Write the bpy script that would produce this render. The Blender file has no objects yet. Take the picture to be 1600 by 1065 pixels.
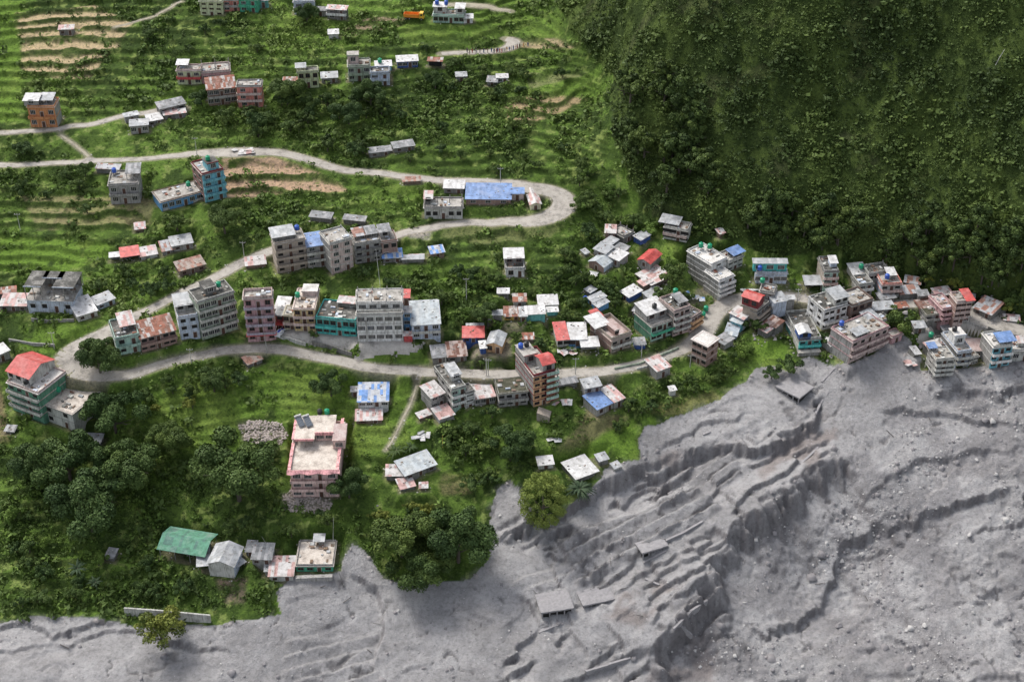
import bpy, math, random, re
import numpy as np
from mathutils import Vector, Matrix
random.seed(7); RNG = np.random.default_rng(11)
scene = bpy.context.scene
C = scene.collection
# ---------------------------------------------------------------- camera
F, TH, CH = 2380.0, math.radians(35.0), 260.0
cam = bpy.data.objects.new('camera', bpy.data.cameras.new('camera'))
C.objects.link(cam); scene.camera = cam
cam.location = (0, 0, CH); cam.rotation_euler = (math.radians(90) - TH, 0, 0)
cam.data.sensor_width = 36; cam.data.lens = F / 1600 * 36
cam.data.clip_start = 1; cam.data.clip_end = 6000
# ---------------------------------------------------------------- sky and sun
SUN_EL, SUN_AZ = math.radians(52), math.radians(-42)      # azimuth from +Y towards +X
w = bpy.data.worlds.new('World'); scene.world = w; w.use_nodes = True
nt = w.node_tree; nt.nodes.clear()
bg = nt.nodes.new('ShaderNodeBackground'); out = nt.nodes.new('ShaderNodeOutputWorld')
sky = nt.nodes.new('ShaderNodeTexSky'); sky.sky_type = 'NISHITA'; sky.sun_disc = False
sky.sun_elevation = SUN_EL; sky.sun_rotation = SUN_AZ
sky.air_density = 1.0; sky.dust_density = 4.0; sky.ozone_density = 1.0
hs = nt.nodes.new('ShaderNodeHueSaturation'); hs.inputs['Saturation'].default_value = 0.42   # overcast sky: greyer than a clear one
nt.links.new(sky.outputs[0], hs.inputs['Color']); nt.links.new(hs.outputs[0], bg.inputs[0])
nt.links.new(bg.outputs[0], out.inputs[0]); bg.inputs[1].default_value = 0.13
sl = bpy.data.lights.new('sun', 'SUN'); sl.energy = 1.35; sl.angle = math.radians(14); sl.color = (1, .965, .91)
so = bpy.data.objects.new('sun', sl); C.objects.link(so)
sd = Vector((math.sin(SUN_AZ) * math.cos(SUN_EL), math.cos(SUN_AZ) * math.cos(SUN_EL), math.sin(SUN_EL)))
so.rotation_euler = sd.to_track_quat('Z', 'Y').to_euler(); so.location = sd * 900
vs = scene.view_settings; vs.view_transform = 'Standard'; vs.look = 'None'; vs.exposure = 0.82; vs.gamma = 1.0
# ---------------------------------------------------------------- picture <-> world
cT, sT = math.cos(TH), math.sin(TH)
def ray(px, py):
    u = (532.5 - py) / F; r = (px - 800) / F
    return (r, cT + u * sT, -sT + u * cT)
def onz(px, py, z):
    d = ray(px, py); t = (z - CH) / d[2]
    return d[0] * t, d[1] * t
def proj(x, y, z):
    dz = z - CH
    d = y * cT - dz * sT; u = y * sT + dz * cT
    return 800 + F * x / d, 532.5 - F * u / d
# ---------------------------------------------------------------- noise
def _h(ix, iy, s):
    n = (ix.astype(np.int64) * 374761393 + iy.astype(np.int64) * 668265263 + s * 974634777) & 0xffffffff
    n = ((n ^ (n >> 13)) * 1274126177) & 0xffffffff
    return ((n ^ (n >> 16)) & 0xffff) / 65535.0
def vn(x, y, s=0):
    x = np.asarray(x, float); y = np.asarray(y, float)
    ix = np.floor(x); iy = np.floor(y); fx = x - ix; fy = y - iy
    fx = fx * fx * (3 - 2 * fx); fy = fy * fy * (3 - 2 * fy)
    a = _h(ix, iy, s); b = _h(ix + 1, iy, s); c = _h(ix, iy + 1, s); d = _h(ix + 1, iy + 1, s)
    return (a + (b - a) * fx) * (1 - fy) + (c + (d - c) * fx) * fy
def fbm(x, y, o=4, s=0, g=0.5):
    t = 0; a = 1; n = 0
    for k in range(o):
        t = t + a * vn(x * 2 ** k + 17 * k, y * 2 ** k - 9 * k, s + k); n += a; a *= g
    return t / n
def ridged(x, y, o=4, s=0):
    t = 0; a = 1; n = 0
    for k in range(o):
        t = t + a * (1 - np.abs(2 * vn(x * 2 ** k + 5 * k, y * 2 ** k + 3 * k, s + k) - 1)); n += a; a *= .5
    return t / n
def ss(a, b, x):
    t = np.clip((x - a) / (b - a), 0, 1); return t * t * (3 - 2 * t)
# ---------------------------------------------------------------- terrain control points (pixel x, pixel y, height)
CP = [(95,575,3),(200,580,3),(330,550,3),(420,543,3),(500,555,2),(600,575,1),(750,583,1),(860,583,0),(960,576,0),(1090,535,1),(1125,480,3),(1230,463,5),(1340,478,4),(1450,472,3),(1540,500,1),(1600,520,0),
(60,460,10),(900,480,6),(1000,500,3),(1050,400,11),(1180,430,8),
(0,640,-6),(100,680,-9),(0,760,-14),(0,900,-23),(150,700,-11),(250,640,-4),(400,620,-4),(100,950,-26),(300,960,-27),(0,1000,-28),(0,1060,-29),(200,1060,-31),(450,1060,-33),(500,780,-14),(540,640,-5),(650,740,-11),(640,640,-5),(350,800,-18),(350,880,-21),(480,890,-21),(430,960,-26),(560,960,-27),(600,1060,-33),(700,900,-26),(780,840,-21),(760,760,-15),(850,740,-12),(800,660,-7),(950,640,-6),(900,760,-15),(1000,660,-8),(1100,610,-5),(1180,590,-5),(1200,545,-2),(1280,555,-2),(1330,568,-2),(1400,540,-2),(1450,590,-5),(1540,580,-5),(1600,585,-5),
(1200,625,-7),(1100,670,-9),(1230,690,-11),(1050,760,-17),(1000,830,-21),(900,900,-26),(1000,950,-28),(850,960,-29),(850,1060,-34),(1000,1060,-36),(1280,730,-13),(1200,800,-17),(1100,890,-23),(1330,700,-12),(1400,640,-9),(1600,660,-11),(1350,840,-25),(1450,780,-20),(1600,780,-20),(1250,900,-30),(1300,1000,-36),(1150,1000,-33),(1450,900,-30),(1600,900,-30),(1200,1065,-38),(1600,1060,-39),(1400,1060,-39),
(-150,700,-12),(-150,1100,-34),(1750,600,-8),(1750,1000,-40),(800,1200,-42),(300,1200,-38),(1400,1200,-46)]
def tdep(py): return math.tan(TH - math.atan((532.5 - py) / F))
for a in (-150, 30, 200, 380, 560, 740, 880):
    for b in (-170, -70, 0, 70, 140, 210, 280, 350, 410, 465):
        if b > 440 and a > 500: continue
        Y_ = (257 + .25 * 357) / (tdep(b) + .25); CP.append((a, b, 3 + .25 * (Y_ - 357)))
for a, b, z, m_ in ((950,140,33,.7), (1010,330,16,.85), (1100,372,12,.95), (1200,390,10,1.0), (1330,402,9,1.0), (1450,438,7,1.0), (1600,495,4,1.0), (1800,560,0,1.0)):
    Y0 = (CH - z) / tdep(b); CP.append((a, b, z)); k = b - 70
    while k > -300:
        Y_ = (CH - z + m_ * Y0) / (tdep(k) + m_); CP.append((a, k, z + m_ * (Y_ - Y0))); k -= 90
cx = []; cy = []; cz = []
for a, b, z in CP:
    X, Y = onz(a, b, z); cx.append(X); cy.append(Y); cz.append(z)
cx = np.array(cx); cy = np.array(cy); cz = np.array(cz, float)
def ker(r2): return np.sqrt(r2 + 64.0)
N = len(cx); K = ker((cx[:, None] - cx) ** 2 + (cy[:, None] - cy) ** 2) - np.eye(N) * 0.6
P = np.stack([np.ones(N), cx, cy], 1)
A = np.zeros((N + 3, N + 3)); A[:N, :N] = K; A[:N, N:] = P; A[N:, :N] = P.T
SOL = np.linalg.solve(A, np.concatenate([cz, [0, 0, 0]]))
def rbf(x, y):
    x = np.clip(x, -290, 290); y = np.clip(y, 170, 680)
    o = SOL[N] + SOL[N + 1] * x + SOL[N + 2] * y
    for i in range(N): o = o + SOL[i] * ker((x - cx[i]) ** 2 + (y - cy[i]) ** 2)
    return o
ST = 0.45
def axis(a, b, lo, hi):
    m = list(np.arange(a, b + .01, ST)); s = ST; v = a; pre = []
    while v > lo: s *= 1.14; v -= s; pre.append(v)
    s = ST; v = m[-1]; post = []
    while v < hi: s *= 1.14; v += s; post.append(v)
    return np.array(pre[::-1] + m + post)
ax = axis(-212, 216, -2600, 2600); ay = axis(222, 600, -1500, 3600)
GX, GY = np.meshgrid(ax, ay)
H = rbf(GX, GY)
PX, PY = proj(GX, GY, H)
def clipnear(a): return np.where(GY > 60, a, -9999)
PX = clipnear(PX); PY = clipnear(PY)
def inpoly(pts, X=None, Y=None):
    X = PX if X is None else X; Y = PY if Y is None else Y
    r = np.zeros(np.shape(X), bool); n = len(pts)
    for i in range(n):
        x0, y0 = pts[i]; x1, y1 = pts[(i + 1) % n]
        if y0 == y1: continue
        r ^= ((y0 > Y) != (y1 > Y)) & (X < (x1 - x0) * (Y - y0) / (y1 - y0) + x0)
    return r
def pdist(pts, X, Y):
    """signed distance to a polyline, positive on its right-hand side seen along it (y down), and the run along it"""
    best = np.full(X.shape, 1e9); sg = np.zeros(X.shape); run = np.zeros(X.shape); acc = 0
    for (x0, y0), (x1, y1) in zip(pts[:-1], pts[1:]):
        dx, dy = x1 - x0, y1 - y0; L2 = dx * dx + dy * dy; L = math.sqrt(L2)
        t = np.clip(((X - x0) * dx + (Y - y0) * dy) / L2, 0, 1)
        ex = X - x0 - t * dx; ey = Y - y0 - t * dy; d = np.sqrt(ex * ex + ey * ey)
        m = d < best; best = np.where(m, d, best); sg = np.where(m, np.sign(dx * ey - dy * ex), sg); run = np.where(m, acc + t * L, run)
        acc += L
    return best * sg, run
def soft(mask, n=2):
    m = mask.astype(float)
    for _ in range(n):
        m = (m + np.roll(m, 1, 0) + np.roll(m, -1, 0) + np.roll(m, 1, 1) + np.roll(m, -1, 1)) / 5
    return m
wob = (fbm(GX / 6, GY / 6, 3, 5) - .5)
# ---------------------------------------------------------------- zones
BANK = [(-900,985),(-100,980),(0,972),(60,960),(150,965),(210,978),(330,975),(390,968),(440,958),(432,925),(455,905),(530,893),(535,868),(548,850),(570,862),(600,905),(660,915),(730,905),(765,870),(762,800),(775,768),(800,752),(818,770),(835,800),(880,800),(905,778),(935,750),(960,722),(1002,722),(992,690),(1010,668),(1060,648),(1120,625),(1165,598),(1178,578),(1205,572),(1230,582),(1262,560),(1300,570),(1330,572),(1372,548),(1405,520),(1438,545),(1440,575),(1540,572),(1560,560),(1600,562),(2400,590)]
pb, _ = pdist(BANK, PX + wob * 10, PY + wob * 6)
MUD = inpoly(BANK + [(2400, 4000), (-900, 4000)], PX + wob * 14, PY + wob * 8) & (GY > 60)
MUD |= (GY <= 60)
HILL = inpoly([(870,-900),(870,0),(890,50),(950,110),(958,200),(985,300),(1020,345),(1100,372),(1200,392),(1330,402),(1440,450),(1530,470),(1600,498),(2600,700),(3600,-900)], PX + wob * 30, PY + wob * 20) | ((PY < -60) & (PX > 860))
HILL &= ~MUD
fm = soft(MUD, 3); fh = soft(HILL, 4)
# green land: lumps and terraces
land = 1 - fm
H = H + land * (1 - fh) * ((fbm(GX / 14, GY / 14, 3, 21) - .5) * 2.2)
def terrace(mask, step, sharp=.3, tilt=0, amp=1.0):
    global H
    b = H + (fbm(GX / 30, GY / 30, 2, 41) - .5) * 1.5
    q = b / step; f = q - np.floor(q)
    t = (np.floor(q) + ss(1 - sharp, 1, f)) * step
    m = soft(mask, 3) * amp; H = H + m * (t - b)
    return f
RISER = np.zeros(GX.shape)
def tz(poly, step, sharp=.3, amp=1.0):
    global RISER
    m = inpoly(poly, PX + wob * 20, PY + wob * 12) & ~MUD & ~HILL
    f = terrace(m, step, sharp, 0, amp)
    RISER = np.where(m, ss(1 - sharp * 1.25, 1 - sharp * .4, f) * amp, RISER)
tz([(-900,-900),(430,-900),(420,60),(300,130),(220,185),(0,203),(-900,210)], 1.35, .42)
tz([(430,-900),(870,-900),(890,50),(950,110),(955,240),(900,290),(500,250),(330,230),(230,180),(300,130),(420,60)], 1.35, .4, .9)
tz([(-900,262),(120,256),(160,300),(230,340),(260,380),(160,395),(80,420),(0,430),(-900,440)], 1.3, .4)
tz([(350,245),(500,262),(540,300),(520,350),(350,330)], 1.6, .35)
tz([(540,285),(830,350),(900,330),(960,400),(930,470),(700,560),(690,470),(560,420),(540,340)], 1.3, .38, .8)
tz([(180,590),(420,555),(700,600),(760,660),(740,760),(560,740),(440,720),(300,700),(170,660)], 1.3, .35, .5)
tz([(-900,690),(100,690),(240,860),(200,960),(-900,980)], 1.5, .35, .8)
# mountain: spurs and gullies running down the slope
rl = ridged(GX / 34 + (fbm(GX / 40, GY / 40, 2, 77) - .5) * 1.2, GY / 60, 4, 61)
H = H + fh * ((rl - .62) * 6 + (fbm(GX / 26, GY / 26, 3, 64) - .5) * 9 + (fbm(GX / 7, GY / 7, 3, 62) - .5) * 4)
H = H + land * (1 - fh) * (fbm(GX / 1.3, GY / 1.3, 2, 65) - .5) * .45
# the mudflow
H = H + fm * ((fbm(GX / 22, GY / 22, 4, 31) - .5) * 2.4)
def W(pts): return [onz(a, b, float(np.interp(b, [560, 700, 860, 1060], [-4, -11, -22, -36]))) for a, b in pts]
def scarp(pts, drop, width, fade, rough=2.5, rill=0, seed=0, back=0.):
    """a broken step: the ground right of the line drops and comes back to level over 'fade' metres"""
    global H
    drop = drop * .6; width = width * .8
    q = W(pts); d, run = pdist(q, GX, GY); d = -d
    n = (fbm(GX / 7, GY / 7, 4, 100 + seed) - .5) * 2 * rough + (fbm(GX / 2, GY / 2, 2, 120 + seed) - .5) * rough * .5
    dd = d + n
    if rill: dd = dd + (ridged(run / 3.2, np.clip(d, -6, 40) / 26, 3, 140 + seed) - .6) * rill * ss(-2, 3, d)
    tot = 0
    for (x0, y0), (x1, y1) in zip(q[:-1], q[1:]): tot += math.hypot(x1 - x0, y1 - y0)
    env = ss(0, 9, run) * ss(0, 9, tot - run)
    e = -drop * ss(-.2, width, dd) * np.exp(-np.clip(dd, 0, None) / fade) + back * drop * np.exp(-np.clip(-dd, 0, None) / (fade * .5)) * ss(.3, -.3, dd)
    H = H + e * env * fm * (np.abs(d) < 90)
scarp([(770,850),(830,800),(885,790),(940,752),(985,735),(1060,712),(1110,690),(1170,700),(1215,682),(1268,662),(1285,610)], 4.5, 1.6, 11, 3.2, 2.2, 1, .25)
scarp([(1010,700),(1080,672),(1130,660),(1190,640)], 1.1, .6, 6, 2, 0, 2, .4)
scarp([(1000,668),(1040,658),(1100,628),(1150,620)], .8, .5, 5, 2, 0, 3, .3)
scarp([(1000,1062),(1040,1000),(1070,950),(1110,895),(1130,850),(1180,805),(1215,775),(1265,728),(1300,715),(1345,700)], 9.5, 7, 34, 3.5, 7, 4, .12)
scarp([(1180,960),(1230,930),(1290,905),(1300,860),(1345,810),(1400,790),(1450,775),(1520,768),(1600,740)], 2.6, 1.2, 12, 4, 2, 5, .4)
scarp([(1330,760),(1400,735),(1440,700),(1500,690),(1600,690)], 1.3, .8, 8, 3, 1, 6, .4)
scarp([(1360,640),(1420,636),(1500,640),(1600,655)], 1.6, .7, 8, 2, 0, 7, .5)
scarp([(1430,610),(1500,600),(1560,610),(1640,600)], 2.6, 1.5, 6, 2.5, 3, 8, .2)
scarp([(530,905),(590,925),(602,960),(600,1000),(575,1065)], 2.6, 1.2, 12, 1.5, 0, 9, .2)
scarp([(-60,1000),(40,990),(90,1012),(150,985),(215,992)], 1.6, .7, 7, 3, 0, 10, .3)
scarp([(-60,1060),(60,1035),(150,1010),(220,1000),(300,1020),(390,1035)], 1.2, .7, 7, 3, 0, 11, .3)
scarp([(215,990),(270,1015),(340,1030)], 1.4, .7, 7, 2, 0, 12, .3)
scarp([(780,920),(830,935),(845,975),(900,990)], 2.0, .8, 7, .8, 0, 13)
scarp([(905,1060),(980,1025),(1040,1010),(1090,975),(1120,950)], 2.0, .8, 8, 2.5, 2, 14, .3)
scarp([(1000,850),(1060,820),(1100,790),(1150,770)], 1.6, .7, 9, 1.2, 0, 15, .2)
scarp([(640,925),(700,950),(760,960),(800,1000)], .8, .8, 8, 3, 0, 16, .3)
scarp([(1560,700),(1480,730),(1390,850),(1340,960)], 1.0, 1.2, 10, 5, 1, 17, .3)
scarp([(1130,560),(1180,600),(1215,640)], .8, .6, 5, 2, 0, 18, .3)
# buried field terraces showing through the mud, stepping down towards the river
def steps(poly, ang, period, height, phase=0.):
    global H
    m = soft(inpoly(poly), 2) * fm
    ca, sa = math.cos(ang), math.sin(ang)
    s = (GX * ca + GY * sa + (fbm(GX / 5, GY / 5, 3, 88) - .5) * 1.1) / period + phase
    f = s - np.floor(s)
    H = H + m * (ss(.8, 1, f) - f) * height * .8
steps([(872,838),(1000,795),(1085,752),(1130,790),(1040,850),(905,915)], math.radians(118), 3.8, -3.0)
steps([(1020,745),(1150,690),(1160,735),(1030,800)], math.radians(122), 3.4, -2.3)
steps([(1040,930),(1130,880),(1150,960),(1080,1010)], math.radians(125), 4.2, -2.4)
steps([(450,1000),(590,985),(590,1065),(440,1065)], math.radians(108), 3.4, -1.3)
steps([(800,895),(900,880),(885,925),(800,920)], math.radians(115), 3.4, -.9)
def ledges(mask, ang, period, height, seed, blk=(7, 5), jit=.7, warp=2.2, cover=.45, rise=.8):
    """broken stepped ledges: blocks of ground slipped against each other"""
    global H
    ca, sa = math.cos(ang), math.sin(ang); wx = GX + (fbm(GX / 3, GY / 3, 3, seed + 3) - .5) * 1.1; wy = GY + (fbm(GX / 3, GY / 3, 3, seed + 7) - .5) * 1.1
    s = wx * ca + wy * sa; r = -wx * sa + wy * ca
    row = np.floor(s / blk[1]); c = _h(np.floor(r / blk[0] + _h(row, row * 0, seed) * 3), row, seed + 1)
    q = (s + (fbm(GX / 9, GY / 9, 2, seed + 2) - .5) * 2 * warp + (c - .5) * period * jit) / period; f = q - np.floor(q)
    height = height * .55
    k = ss(cover, cover + .14, fbm(GX / 13, GY / 13, 3, seed + 4)) * mask
    H = H + k * ((np.floor(q) + ss(rise, 1, f)) - q) * height
    H = H + k * (c - .5) * height * .35
MID = soft(inpoly([(770,830),(960,740),(1280,640),(1300,700),(1200,800),(1120,880),(1000,1065),(780,1065),(800,930)]), 6) * fm
LFT = soft(inpoly([(-60,980),(430,950),(560,880),(620,930),(780,940),(780,1100),(-60,1100)]), 6) * fm
UP = soft(inpoly([(1000,660),(1180,590),(1240,600),(1280,640),(1180,690),(1010,720)]), 5) * fm
RGT = soft(inpoly([(1345,700),(1420,590),(1700,590),(1700,1100),(1040,1100),(1120,900),(1260,740)]), 6) * fm
ledges(MID, math.radians(119), 3.9, 2.4, 300, (9, 11), cover=.53, warp=1.8, jit=1.6, rise=.88); ledges(MID, math.radians(124), 7.5, 2.6, 330, (12, 16), cover=.44, warp=3, jit=1.0, rise=.92); ledges(MID, math.radians(28), 9, 1.6, 335, (9, 12), cover=.5, warp=3, jit=1.0, rise=.93)
ledges(UP, math.radians(112), 6, .9, 340, (12, 9), cover=.5, warp=1.5); ledges(LFT, math.radians(104), 6, .9, 360, (14, 9), cover=.52, warp=3)
ledges(RGT, math.radians(97), 9, 1.5, 380, (15, 9), cover=.5, warp=4, rise=.88); ledges(RGT, math.radians(62), 5, .6, 400, (9, 6), cover=.56, warp=2)
cr = ridged((GX * .86 + GY * .5) / 5 + (fbm(GX / 9, GY / 9, 2, 420) - .5) * 2, (GY * .86 - GX * .5) / 30, 3, 421)
H = H - RGT * ss(.84, .96, cr) * .35
CRK = ss(.9, .97, ridged((GX * .9 + GY * .44) / 6 + (fbm(GX / 5, GY / 5, 3, 430) - .5) * 2.2, (GY * .9 - GX * .44) / 14, 2, 431)) * ss(.48, .58, fbm(GX / 12, GY / 12, 3, 432)) * fm
CRK = np.maximum(CRK, ss(.88, .96, ridged((GX * .4 - GY * .9) / 5 + (fbm(GX / 4, GY / 4, 3, 433) - .5) * 2, (GY * .4 + GX * .9) / 18, 2, 434)) * ss(.5, .6, fbm(GX / 15, GY / 15, 3, 435)) * fm)
H = H - CRK * .45
# fine relief: dried flow lobes, channels, gravel bars
flow = ridged((GX * .8 + GY * .55) / 16, (GY * .8 - GX * .55) / 5, 4, 51)
riv = soft(inpoly([(1010,1065),(1130,850),(1265,728),(1345,700),(1420,600),(1600,590),(2600,590),(2600,3000),(1010,3000)]), 6) * fm
H = H + riv * ((flow - .6) * .9 + (fbm(GX / 1.6, GY / 1.6, 3, 52) - .5) * .3)
H = H + (fm - riv).clip(0, 1) * ((ridged(GX / 9, GY / 9, 4, 53) - .6) * .35 + (fbm(GX / 1.4, GY / 1.4, 2, 54) - .5) * .15)
_s = np.hypot(*np.gradient(H, ST)); _c = soft(_s > .75, 2) * fm
H = H + _c * ((fbm(GX / 1.3, GY / 1.3, 3, 58) - .5) * .9 + (ridged(GX / 2.6, GY / 9, 3, 59) - .6) * .6)
H = H + fm * (ss(.62, .8, ridged(GX / 5, GY / 5, 4, 60)) * -.15 + (fbm(GX / .9, GY / .9, 2, 63) - .5) * .16)
pk = fbm(GX / 16, GY / 16, 3, 56)
H = H + riv * ss(.5, .62, pk) * (fbm(GX / 1.1, GY / 1.1, 2, 57) - .5) * .9
# ---------------------------------------------------------------- look-ups
def hgt(x, y):
    x = np.asarray(x, float); y = np.asarray(y, float)
    i = np.clip(np.searchsorted(ax, x) - 1, 0, len(ax) - 2); j = np.clip(np.searchsorted(ay, y) - 1, 0, len(ay) - 2)
    u = (x - ax[i]) / (ax[i + 1] - ax[i]); v = (y - ay[j]) / (ay[j + 1] - ay[j])
    return (H[j, i] * (1 - u) + H[j, i + 1] * u) * (1 - v) + (H[j + 1, i] * (1 - u) + H[j + 1, i + 1] * u) * v
def hit(px, py):
    d = ray(px, py); t = np.arange(230, 1100, .4)
    z = CH + d[2] * t; g = hgt(d[0] * t, d[1] * t)
    k = np.argmax(z < g)
    if not (z < g).any(): k = len(t) - 1
    return d[0] * t[k], d[1] * t[k], float(g[k])
# ---------------------------------------------------------------- roads (flattened corridors, the surface draped afterwards)
def smoothline(pts, step=1.2):
    p = np.array(pts, float); n = len(p); q = []
    for i in range(n - 1):
        a = p[max(i - 1, 0)]; b = p[i]; c = p[i + 1]; d = p[min(i + 2, n - 1)]
        m = max(3, int(np.hypot(*(c - b)[:2]) / 4))
        for k in range(m):
            t = k / m
            q.append(.5 * (2 * b + (c - a) * t + (2 * a - 5 * b + 4 * c - d) * t * t + (3 * b - a - 3 * c + d) * t ** 3))
    q.append(p[-1]); return q
ROADS = [
 ('road', [(-60,262,3.2),(60,257,2.6),(130,253,2.6),(250,247,2.6),(310,240,4),(365,238,6),(430,238,4.2),(470,246,4),(520,262,3.6),(570,270,3.4),(640,277,3.4),(700,284,4),(770,288,6),(830,292,6.5),(868,300,7),(882,318,7.5),(870,336,7.5),(835,346,6.5),(790,348,4.4),(740,349,3.4),(690,352,3.4),(650,360,3.4),(615,370,3.4),(560,374,4),(500,376,4),(450,384,4),(415,396,4),(375,412,4),(330,438,3.6),(285,458,3.4),(245,480,3.4),(205,497,4),(165,520,6),(130,540,8.5),(108,560,8.5),(118,580,8),(150,592,5.5),(200,585,4.4),(260,568,3.8),(330,552,3.8),(400,544,4.4),(450,548,4.2),(510,560,4),(570,573,4.2),(640,581,4.2),(710,584,4.2),(790,585,4.2),(870,585,4.2),(930,582,4.2),(990,572,4.2),(1050,554,4.2),(1086,535,5.6),(1104,512,5.8),(1116,492,6),(1135,474,6.5),(1165,463,5.5),(1210,462,4.5),(1262,468,4.5),(1320,477,4.5),(1390,478,4.5),(1445,474,4.5),(1485,482,7),(1530,494,11),(1570,510,9),(1660,530,7)], 'pale concrete and gravel road winding through the village'),
 ('road', [(-60,212,3.2),(0,208,2.6),(60,205,2.6),(110,200,2.6),(160,190,2.6),(205,180,2.6),(240,174,3.2),(290,168,3.6)], 'narrow pale road above the terraces'),
 ('road', [(690,84,2.6),(740,83,3),(770,82,3.4),(792,78,4.4),(803,70,5),(800,63,4.4),(790,58,3)], 'far bend of the road where people stand'),
 ('path', [(700,8,3),(750,9,4),(772,14,3),(800,20,2)], 'pale dirt track near the top'),
 ('path', [(95,210,1),(118,228,1),(135,242,1),(142,250,1)], 'footpath down the grass bank'),
 ('path', [(603,705,.6),(618,680,.6),(632,650,.7),(645,625,.6),(652,595,.7)], 'trodden footpath across the meadow'),
 ('path', [(180,43,1),(230,30,1),(258,18,1),(285,0,1)], 'footpath beside the high fields'),
]
RD = []
for nm, pts, lab in ROADS:
    q = smoothline(pts); L = []
    for a, b, wd in q:
        if 0 < b < 1065 or True:
            X, Y, Z = hit(a, max(b, 2)); L.append((X, Y, Z, wd))
    L = np.array(L); z = L[:, 2].copy(); kk = 9 if nm == 'road' else 3
    for _ in range(3):
        zp = np.pad(z, kk, mode='edge'); z = np.convolve(zp, np.ones(2 * kk + 1) / (2 * kk + 1), 'valid')
    # resample evenly
    s = np.concatenate([[0], np.cumsum(np.hypot(np.diff(L[:, 0]), np.diff(L[:, 1])))])
    t = np.arange(0, s[-1], 1.0)
    Lx = np.interp(t, s, L[:, 0]); Ly = np.interp(t, s, L[:, 1]); Lz = np.interp(t, s, z); Lw = np.interp(t, s, L[:, 3])
    for _ in range(2):
        for arr in (Lx, Ly):
            arr[1:-1] = (arr[:-2] + arr[1:-1] * 2 + arr[2:]) / 4
    RD.append((nm, lab, Lx, Ly, Lz, Lw))
ROADM = np.zeros(GX.shape)
def corridor(Lx, Ly, Lz, Lw, side=3.5):
    global H, ROADM
    i0 = np.searchsorted(ax, Lx.min() - 12); i1 = np.searchsorted(ax, Lx.max() + 12)
    j0 = np.searchsorted(ay, Ly.min() - 12); j1 = np.searchsorted(ay, Ly.max() + 12)
    best = np.full((j1 - j0, i1 - i0), 1e9); zz = np.zeros(best.shape); ww = np.ones(best.shape)
    for x, y, z, wd in zip(Lx, Ly, Lz, Lw):
        a = max(np.searchsorted(ax, x - 13) - i0, 0); b = np.searchsorted(ax, x + 13) - i0
        c = max(np.searchsorted(ay, y - 13) - j0, 0); d = np.searchsorted(ay, y + 13) - j0
        gx = GX[j0 + c:j0 + d, i0 + a:i0 + b]; gy = GY[j0 + c:j0 + d, i0 + a:i0 + b]
        dd = np.hypot(gx - x, gy - y) - wd / 2; bb = best[c:d, a:b][:gx.shape[0], :gx.shape[1]]
        dd = dd[:bb.shape[0], :bb.shape[1]]
        m = dd < bb; bb[m] = dd[m]; zz[c:d, a:b][:bb.shape[0], :bb.shape[1]][m] = z
    m = 1 - ss(.3, side, best)
    H[j0:j1, i0:i1] = H[j0:j1, i0:i1] * (1 - m) + zz * m
    ROADM[j0:j1, i0:i1] = np.maximum(ROADM[j0:j1, i0:i1], 1 - ss(.2, 1.2, best))
for nm, lab, Lx, Ly, Lz, Lw in RD: corridor(Lx, Ly, Lz, Lw, 3.5 if nm == 'road' else 1.6)
# level yards
YARDM = np.zeros(GX.shape)
# ================================================================ materials
MATS = {}
def newmat(name):
    m = bpy.data.materials.new(name); m.use_nodes = True; t = m.node_tree
    b = t.nodes['Principled BSDF']; return m, t, b
def nd(t, k, **kw):
    n = t.nodes.new(k)
    for a, v in kw.items():
        if a in n.inputs: n.inputs[a].default_value = v
        else: setattr(n, a, v)
    return n
def ramp(t, src, stops):
    r = t.nodes.new('ShaderNodeValToRGB'); e = r.color_ramp.elements
    while len(e) < len(stops): e.new(.5)
    for x, (p, c) in zip(e, stops): x.position = p; x.color = (*c, 1) if len(c) == 3 else c
    t.links.new(src, r.inputs[0]); return r.outputs[0]
def mixc(t, fac, a, b, mode='MIX'):
    n = t.nodes.new('ShaderNodeMix'); n.data_type = 'RGBA'; n.blend_type = mode
    for s, v in ((n.inputs[0], fac), (n.inputs[6], a), (n.inputs[7], b)):
        if isinstance(v, (int, float)): s.default_value = v
        elif isinstance(v, tuple): s.default_value = (*v, 1)[:4]
        else: t.links.new(v, s)
    return n.outputs[2]
def tc(t, scale=(1, 1, 1), world=False):
    m = t.nodes.new('ShaderNodeMapping'); m.inputs['Scale'].default_value = scale
    if world:
        g = t.nodes.new('ShaderNodeNewGeometry'); t.links.new(g.outputs['Position'], m.inputs[0])
    else:
        c = t.nodes.new('ShaderNodeTexCoord'); t.links.new(c.outputs['Object'], m.inputs[0])
        o = t.nodes.new('ShaderNodeObjectInfo'); v = t.nodes.new('ShaderNodeVectorMath'); v.operation = 'SCALE'
        t.links.new(o.outputs['Location'], v.inputs[0]); v.inputs['Scale'].default_value = 1.7
        t.links.new(v.outputs[0], m.inputs['Location'])
    return m.outputs[0]
def noise(t, vec, scale, detail=4, rough=.6):
    n = t.nodes.new('ShaderNodeTexNoise'); n.inputs['Scale'].default_value = scale
    n.inputs['Detail'].default_value = detail; n.inputs['Roughness'].default_value = rough
    t.links.new(vec, n.inputs['Vector']); return n.outputs['Fac']
def sc(c, k): return tuple(min(1, x * k) for x in c)
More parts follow.
